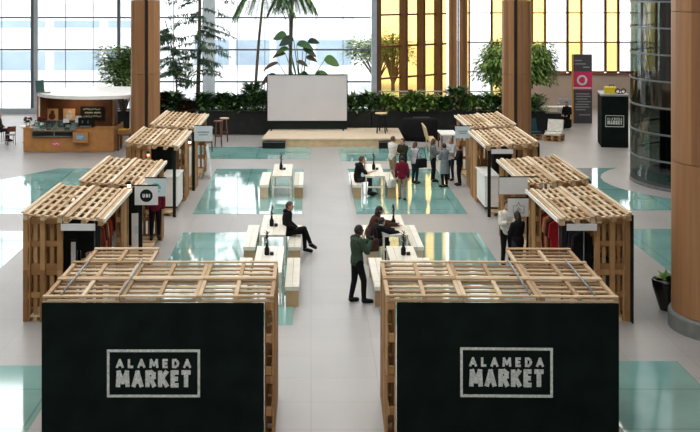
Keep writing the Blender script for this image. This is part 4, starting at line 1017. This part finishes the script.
# ------------------------------------------------------------------ people
def capsule(mb, a, b, ra, rb, n=12, flat=1.0, ref=None):
    a = Vector(a); b = Vector(b); d = (b - a)
    L = d.length or 1e-6; d = d / L
    pts = [a - d * ra * .98, a - d * ra * .7, a, a.lerp(b, .25), a.lerp(b, .5), a.lerp(b, .75), b, b + d * rb * .7, b + d * rb * .98]
    rs = [ra * .2, ra * .72, ra, ra * .75 + rb * .25, (ra + rb) / 2, ra * .25 + rb * .75, rb, rb * .72, rb * .2]
    mb.tube(pts, rs, n, 0, True, True, flat, ref)
def person(label, x, y, rz, J=None, h=1.72, top='black_cloth', bottom='black_cloth', shoes='black', hair='hair', skin='skin', long_hair=False,
           sleeves=True, z=0, female=False, look=(0, 0), coat=None, hood=None, hem=.84, vox=.017, scarf=None):
    k = h / 1.75
    P = dict(pelvis=(0, 0, .95), waist=(0, 0, 1.09), chest=(0, 0, 1.28), neck=(0, -.01, 1.47), head=(0, .03, 1.62),
             shl=(-.185, 0, 1.41), elL=(-.235, -.02, 1.13), wrL=(-.235, .06, .89), shr=(.185, 0, 1.41), elR=(.235, -.02, 1.13), wrR=(.235, .06, .89),
             hpl=(-.09, 0, .92), knL=(-.10, .03, .50), anL=(-.105, -.02, .09), toL=(-.125, .16, .035), hpr=(.09, 0, .92), knR=(.10, .03, .50), anR=(.105, -.02, .09), toR=(.125, .16, .035))
    if female: P['shl'] = (-.165, 0, 1.40); P['shr'] = (.165, 0, 1.40)
    if J: P.update(J)
    P = {a: Vector(v) * k for a, v in P.items()}
    t = thing('person', label, 'person', (x, y, z), rz)
    sw = .92 if female else 1.0
    mb = MB(); bones = []
    right = (P['shr'] - P['shl']).normalized(); hipright = (P['hpr'] - P['hpl']).normalized()
    # torso: elliptical sections up the spine
    secs = [(P['pelvis'] + Vector((0, 0, -.10)) * k, .12, hipright), (P['pelvis'] + Vector((0, 0, -.03)) * k, .165, hipright), (P['pelvis'].lerp(P['waist'], .5), .16, hipright), (P['waist'], .138 * sw, right),
            (P['waist'].lerp(P['chest'], .6), .158 * sw, right), (P['chest'], .172 * sw, right), (P['chest'].lerp(P['neck'], .5), .165 * sw, right), (P['chest'].lerp(P['neck'], .8), .12 * sw, right), (P['neck'], .06, right)]
    vs = []; n = 16
    for i, (c, r, rt) in enumerate(secs):
        d = (secs[min(i + 1, len(secs) - 1)][0] - secs[max(i - 1, 0)][0]).normalized(); a = (rt - d * rt.dot(d)).normalized(); f = d.cross(a)
        dp = .70 if i < 7 else .85
        for q in range(n): th = 2 * PI * q / n; vs.append(c + a * math.cos(th) * r * k + f * math.sin(th) * r * k * dp)
    fs = [(i * n + q, i * n + (q + 1) % n, (i + 1) * n + (q + 1) % n, (i + 1) * n + q) for i in range(len(secs) - 1) for q in range(n)] + [tuple(reversed(range(n))), tuple(range((len(secs) - 1) * n, len(secs) * n))]
    mb.add(vs, fs)
    def bone(lab, a, b, ra, rb, geo=True, flat=1, ref=None):
        ra *= k; rb *= k; bones.append((lab, Vector(a), Vector(b), ra, rb))
        if geo: capsule(mb, a, b, ra, rb, 12, flat, ref)
    bones.append(('pelvis', P['pelvis'], P['pelvis'].lerp(P['waist'], .5), .16 * k, .15 * k)); bones.append(('torso', P['waist'], P['chest'].lerp(P['neck'], .6), .15 * k, .14 * k))
    hd = P['head']; bone('neck', P['neck'], P['neck'].lerp(hd, .6), .056, .052)
    yaw, pit = look; RH = Matrix.Rotation(yaw, 3, 'Z') @ Matrix.Rotation(pit, 3, 'X')
    def hp(v): return hd + RH @ (Vector(v) * k)
    mb.ball(hd, (.076 * k, .096 * k, .115 * k), 16, 12, 0, RH); mb.ball(hp((0, .035, -.065)), (.055 * k, .06 * k, .055 * k), 12, 8, 0, RH)
    mb.ball(hp((0, .102, -.012)), (.016 * k, .022 * k, .03 * k), 8, 6, 0, RH)
    for s in (-1, 1): mb.ball(hp((s * .08, -.005, -.005)), (.014 * k, .024 * k, .034 * k), 8, 6, 0, RH)
    bones.append(('head', hd + Vector((0, 0, -.03)) * k, hd + Vector((0, 0, .03)) * k, .1 * k, .1 * k))
    hands = []
    for s, S in (('l', 'L'), ('r', 'R')):
        sh, el, wr = P['sh' + s], P['el' + S], P['wr' + S]
        bone('upper', sh, el, .058 * (.9 if female else 1), .046); bone('fore', el, wr, .044, .032)
        d = (wr - el).normalized(); kn = wr + d * .085 * k
        side = d.cross(Vector((0, 0, 1)) if abs(d.z) < .9 else Vector((0, 1, 0))).normalized()
        bone('hand', wr + d * .02 * k, kn, .034, .040, True, .5, side); hands.append((wr, d, side, kn, -1 if s == 'l' else 1))
        hip, kne, an, to = P['hp' + s], P['kn' + S], P['an' + S], P['to' + S]
        bone('thigh', hip, kne, .088, .06); bone('shin', kne, an, .058, .042)
        bone('foot', an + Vector((0, 0, -.03)) * k, to, .05, .038)
    me = mb.mesh('tmp', M[skin]); tmp = bpy.data.objects.new('tmp', me); col.objects.link(tmp)
    md = tmp.modifiers.new('r', 'REMESH'); md.mode = 'VOXEL'; md.voxel_size = vox
    bpy.context.view_layer.update(); dg = bpy.context.evaluated_depsgraph_get()
    rm = bpy.data.meshes.new_from_object(tmp.evaluated_get(dg)); bpy.data.objects.remove(tmp)
    bm = bmesh.new(); bm.from_mesh(rm)
    for _ in range(3): bmesh.ops.smooth_vert(bm, verts=bm.verts, factor=.5, use_axis_x=True, use_axis_y=True, use_axis_z=True)
    bm.to_mesh(rm); bm.free(); rm.update()
    V = np.empty(len(rm.vertices) * 3); rm.vertices.foreach_get('co', V); V = V.reshape(-1, 3)
    best = np.full(len(V), 1e9); lab = np.zeros(len(V), int); names = sorted({b_[0] for b_ in bones})
    for (nm__, a, b_, ra, rb) in bones:
        a = np.array(a); d = np.array(b_) - a; tt = np.clip(((V - a) @ d) / max(1e-9, d @ d), 0, 1)
        dist = np.linalg.norm(V - (a + tt[:, None] * d), axis=1) - (ra + tt * (rb - ra)); w = dist < best
        best[w] = dist[w]; lab[w] = names.index(nm__)
    NM = np.empty(len(rm.vertices) * 3); rm.vertices.foreach_get('normal', NM); NM = NM.reshape(-1, 3)
    polys = [tuple(p.vertices) for p in rm.polygons]
    # body
    body = MB(); body.add(V.tolist(), polys, 0, True)
    for (wr, d, side, kn, sg) in hands:
        nrm = side.cross(d)
        for q, (off, L) in enumerate(((-.03, .062), (-.01, .075), (.01, .07), (.029, .055))):
            p0 = kn + side * off * k - d * .01 * k; p1 = p0 + d * (.012 + L * .5) * k; p2 = p1 + (d * .75 - nrm * .5 * sg).normalized() * L * .4 * k; p3 = p2 + (d * .4 - nrm * .8 * sg).normalized() * L * .3 * k
            body.tube([p0, p1, p2, p3], [.0095 * k, .009 * k, .0085 * k, .006 * k], 6)
        p0 = wr + d * .035 * k + side * .025 * k * sg; p1 = p0 + (d * .6 + side * .8 * sg).normalized() * .045 * k; p2 = p1 + d * .035 * k
        body.tube([p0, p1, p2], [.013 * k, .011 * k, .008 * k], 6)
    for s in (-1, 1): body.ball(hp((s * .03, .088, .012)), .011 * k, 6, 5, 1)
    body.tube([hp((-.024, .092, -.058)), hp((0, .1, -.06)), hp((.024, .092, -.058))], .006 * k, 6, 2)
    body.build('body', [M[skin], M['eye'], M['lip']], t)
    def garment(name, labs, off, m, cond=None, extra=None):
        L = {names.index(q) for q in labs if q in names}; fsel = []
        for p in polys:
            c = sum(1 for i in p if lab[i] in L)
            if c >= 3 and (cond is None or cond(V[list(p)].mean(axis=0))): fsel.append(p)
        used = sorted({i for p in fsel for i in p}); mp = {i: j for j, i in enumerate(used)}
        g = MB(); g.add([(V[i] + NM[i] * off).tolist() for i in used], [tuple(mp[i] for i in p) for p in fsel], 0, True)
        if extra: extra(g)
        return g.build(name, M[m], t)
    seated = P['knL'].z > P['pelvis'].z - .2 * k
    hemz = hem * k
    def topcond(c): return seated or c[2] > hemz
    def coatgeo(g):
        if coat:
            rings = []; n = 22
            for (zz, ra) in ((P['waist'].z, .155), (P['pelvis'].z, .19), (P['pelvis'].z - .18 * k, .205), (coat * k, .215)):
                for q in range(n): th = 2 * PI * q / n; rings.append((P['waist'].x + ra * k * math.cos(th), P['waist'].y + ra * k * .75 * math.sin(th), zz))
            g.add(rings, [(i * n + q, i * n + (q + 1) % n, (i + 1) * n + (q + 1) % n, (i + 1) * n + q) for i in range(3) for q in range(n)], 0, True)
        if hood:
            g.ball(P['neck'] + Vector((0, -.06, .02)) * k, (.11 * k, .08 * k, .06 * k), 12, 8)
    garment('trousers', ['pelvis', 'thigh', 'shin'], .012, bottom)
    garment('jacket' if sleeves else 'shirt', ['torso', 'pelvis', 'upper'] + (['fore'] if sleeves else []) , .024, top, topcond, coatgeo)
    for s in (-1, 1):
        an = P['anL' if s < 0 else 'anR']
        other = P['anR' if s < 0 else 'anL']
        garment('shoe', ['foot'], .010, shoes, lambda c, an=an, other=other: (Vector(c) - an).length < (Vector(c) - other).length)
    # hair: cap over the skull, longer lobe at the back when long
    hm = MB(); n = 18; vs = []; ms = 9; depth = .66 if not long_hair else .8
    for i in range(ms):
        ph = PI * depth * i / (ms - 1)
        for q in range(n):
            th = 2 * PI * q / n; fr = math.sin(th); lim = ph if fr < .1 else ph * (1 - .48 * min(1, (fr - .1) / .55))
            v = Vector((.087 * math.sin(lim) * math.cos(th), .106 * math.sin(lim) * math.sin(th) - .006, .126 * math.cos(lim) + .004)); vs.append(hp(v))
    hm.add(vs, [(i * n + q, (i + 1) * n + q, (i + 1) * n + (q + 1) % n, i * n + (q + 1) % n) for i in range(ms - 1) for q in range(n)], 0, True)
    if long_hair: hm.tube([hp((0, -.06, .03)), hp((0, -.085, -.08)), hp((0, -.085, -.2)), hp((0, -.07, -.27))], [.075 * k, .085 * k, .075 * k, .03 * k], 12, 0, True, True, .55, RH @ Vector((1, 0, 0)))
    hm.build('hair', M[hair], t)
    if scarf:
        sm = MB(); c = P['neck']; sm.tube([c + Vector((.085 * math.cos(a) * k, .075 * math.sin(a) * k, .02)) for a in [2 * PI * q / 14 for q in range(15)]], .032 * k, 8); sm.build('scarf', M[scarf], t)
    return t
# heading: local +Y is forward; rz turns it
def face(dx, dy): return math.atan2(-dx, dy)

# photographer: standing, both hands raised with a camera
J1 = dict(elR=(.27, .12, 1.18), wrR=(.10, .30, 1.36), elL=(-.24, .12, 1.17), wrL=(-.05, .32, 1.36), anL=(-.11, -.10, .09), toL=(-.14, .08, .035), knL=(-.11, -.01, .50), anR=(.10, .12, .09), toR=(.13, .30, .035), knR=(.10, .12, .51), head=(0, .05, 1.615))
person('standing man in green jacket raising a camera, aisle centre', 1.03, 25.3, face(.8, .35), J1, 1.75, 'olive', 'black_cloth', skin='skin_d', vox=.013, look=(-.2, 0))
t = thing('camera', 'small black camera held up by the man in green', 'camera', (1.35, 25.41, 1.36), face(.8, .35))
mb = MB(); mb.bbox(-.07, .07, -.03, .03, 0, .09, .008); mb.build('body', M['black'], t); mb = MB(); mb.tube([(0, .03, .045), (0, .09, .045)], [.032, .036], 14, smooth=False); mb.build('lens', M['black'], t)
# woman seated on the bench, legs crossed
J2 = dict(pelvis=(0, 0, .58), waist=(0, -.03, .73), chest=(0, -.02, .92), neck=(0, .01, 1.11), head=(0, .05, 1.26), shl=(-.165, -.01, 1.04), shr=(.165, -.01, 1.04), elL=(-.22, .02, .78), wrL=(-.1, .22, .66), elR=(.22, .02, .78), wrR=(.1, .24, .68),
          hpl=(-.09, .02, .55), knL=(-.08, .44, .56), anL=(-.06, .46, .11), toL=(-.06, .64, .045), hpr=(.09, .02, .56), knR=(.06, .46, .67), anR=(.0, .62, .26), toR=(.0, .76, .15))
person('seated woman all in black with crossed legs, left-row middle bench', -.62, 30.15, face(1, -.12), J2, 1.72, 'black_cloth', 'black_cloth', hair='hair_brown', female=True, hood=True, vox=.014)
# woman leaning on the right middle table
J3 = dict(pelvis=(0, 0, .58), waist=(0, .04, .72), chest=(0, .12, .90), neck=(0, .2, 1.06), head=(0, .25, 1.21), shl=(-.165, .17, 1.00), shr=(.165, .17, 1.0), elL=(-.2, .42, .86), wrL=(-.12, .66, .84), elR=(.2, .44, .86), wrR=(.14, .70, .84),
          hpl=(-.09, .02, .55), knL=(-.09, .44, .56), anL=(-.09, .40, .11), toL=(-.1, .58, .045), hpr=(.09, .02, .55), knR=(.09, .44, .56), anR=(.09, .40, .11), toR=(.1, .58, .045))
person('seated dark-haired woman in brown leaning on the right middle table', 1.56, 29.75, face(1, .15), J3, 1.72, 'brown', 'navy', long_hair=True, female=True, vox=.014)
J3b = dict(J3); J3b.update(elL=(-.22, .45, .90), wrL=(-.2, .74, .83), elR=(.22, .46, .88), wrR=(.14, .74, .83), head=(.0, .30, 1.14), neck=(0, .24, 1.03))
person('seated person in black with grey scarf bending over right middle table', 1.56, 29.0, face(1, .3), J3b, 1.6, 'black_cloth', 'navy', hair='hair', scarf='pale_grey', vox=.014)
# man at the far right-row table, chin on hand
J5 = dict(J2); J5.update(chest=(0, .03, .92), neck=(0, .09, 1.1), head=(0, .14, 1.25), elL=(-.2, .26, .82), wrL=(-.04, .24, 1.06), elR=(.22, .26, .80), wrR=(.12, .5, .84), knR=(.09, .42, .56), anR=(.09, .36, .11), toR=(.1, .54, .045))
person('seated man in dark shirt, chin on hand, furthest right-row bench', 1.60, 38.5, face(1, .1), J5, 1.72, 'black_cloth', 'charcoal', hair='hair_brown', sleeves=False, vox=.016)
ARM = dict(elL=(-.2, .08, 1.14), wrL=(-.08, .24, 1.16), elR=(.2, .08, 1.14), wrR=(.08, .24, 1.18))
WALK = dict(anR=(.105, -.2, .12), toR=(.12, -.04, .035), knR=(.1, .0, .5), anL=(-.1, .14, .09), toL=(-.12, .32, .04), knL=(-.1, .14, .51))
person('standing person in cream shirt and khaki trousers, leftmost of group', 2.98, 41.35, face(.5, .3), ARM, 1.66, 'cream', 'khaki', hair='hair_brown')
person('standing person in dark olive jacket behind the maroon top', 3.34, 41.0, face(-.6, -.5), ARM, 1.63, 'olive_dark', 'charcoal', hair='hair_brown')
person('person in maroon top and khaki trousers walking toward the group', 3.04, 37.7, face(.1, 1), WALK, 1.48, 'maroon', 'khaki', hair='hair', female=True, shoes='hair')
person('standing woman in pale grey top carrying black bag, group centre', 3.76, 40.9, face(.6, .5), None, 1.52, 'pale_grey', 'navy', hair='hair_brown', long_hair=True, female=True)
person('standing woman in grey jacket and black leggings, right of bag carrier', 4.46, 41.3, face(.8, .1), ARM, 1.58, 'grey', 'black_cloth', hair='hair_brown', long_hair=True, female=True, hem=.75)
person('standing person in long blue-grey coat, front of right group', 4.74, 40.1, face(-.5, .6), ARM, 1.57, 'blue_grey', 'black_cloth', hair='hair', coat=.55, female=True)
person('standing person in pale shirt at back of right group', 5.14, 41.6, face(-.6, -.6), ARM, 1.58, 'pale_grey', 'navy', hair='hair_grey')
person('standing person in black jacket, rightmost of the group', 5.32, 40.5, face(-1, -.1), ARM, 1.45, 'black_cloth', 'black_cloth', hair='hair_brown')
def bag(x, y, z, label, m, s=1, rz=0):
    t = thing('shoulder_bag', label, 'bag', (x, y, z), rz)
    mb = MB(); mb.bbox(-.17 * s, .17 * s, -.07 * s, .07 * s, 0, .26 * s, .04); mb.build('body', M[m], t)
    mb = MB(); mb.tube([(.15 * s * math.cos(a), 0, .24 * s + .32 * s * math.sin(a)) for a in [PI * q / 10 for q in range(11)]], .012, 6); mb.build('strap', M[m], t)
bag(3.98, 40.74, .60, 'black shoulder bag on woman in pale grey top', 'black_cloth', 1.25, .5)
bag(2.72, 37.9, .40, 'white and black bag held left of maroon top', 'cream', 1.0, .8)
bag(1.50, 28.35, .451, 'dark brown bag on the bench behind photographer', 'brown', 1.2, .3)
person('person in maroon top and black trousers inside second left stall', -4.30, 31.2, face(.2, -1), None, 1.66, 'maroon', 'black_cloth', z=.12)
person('person in white top with black hair by house-drawing sign', 4.98, 28.75, face(.2, -1), ARM, 1.66, 'cream', 'black_cloth', female=True)
person('person in black jacket with dark hair between nearest right stalls', 5.05, 27.6, face(-.5, .8), ARM, 1.6, 'black_cloth', 'charcoal', long_hair=True, female=True)
JS = dict(J2); JS.update(knR=(.09, .42, .56), anR=(.09, .40, .11), toR=(.1, .58, .045))
person('seated person in black near the totem sign', 13.0, 57.4, face(-.6, -.8), JS, 1.7, 'black_cloth', 'black_cloth')
t = thing('stool', 'black cube stool under the person near totem', 'stool', (13.0, 57.4, 0)); mb = MB(); mb.bbox(-.2, .2, -.2, .2, .06, .455, .02); mb.build('seat', M['black'], t)
mb = MB(); mb.box(-.15, .15, -.15, .15, 0, .059); mb.build('base', M['black'], t)
person('seated person in grey jacket at cafe table, left edge', -14.45, 52.3, face(1, -.1), JS, 1.68, 'charcoal', 'navy', hair='hair_grey')

# ------------------------------------------------------------------ light, camera
w = bpy.data.worlds.new('World'); scene.world = w; w.use_nodes = True
nt = w.node_tree; bg = nt.nodes['Background']
tc = nt.nodes.new('ShaderNodeTexCoord'); sp = nt.nodes.new('ShaderNodeSeparateXYZ'); rp = nt.nodes.new('ShaderNodeValToRGB')
nt.links.new(tc.outputs['Generated'], sp.inputs[0]); nt.links.new(sp.outputs['Z'], rp.inputs['Fac'])
rp.color_ramp.elements[0].color = (1, 1, 1, 1); rp.color_ramp.elements[1].color = (.74, .735, .72, 1)
nt.links.new(rp.outputs['Color'], bg.inputs['Color']); bg.inputs['Strength'].default_value = 3.7

cam = bpy.data.cameras.new('camera'); co = bpy.data.objects.new('camera', cam); col.objects.link(co)
co.location = (0, 0, 7.0); co.rotation_euler = (PI / 2, 0, 0)
cam.sensor_width = 36; cam.sensor_fit = 'HORIZONTAL'; cam.lens = 1130 * 36 / 700
cam.shift_x = (350 - 311) / 700; cam.shift_y = (-10 - 216) / 700
cam.clip_end = 500; scene.camera = co
vs_ = scene.view_settings; vs_.view_transform = 'Standard'; vs_.look = 'None'; vs_.gamma = 1; vs_.exposure = 0.0
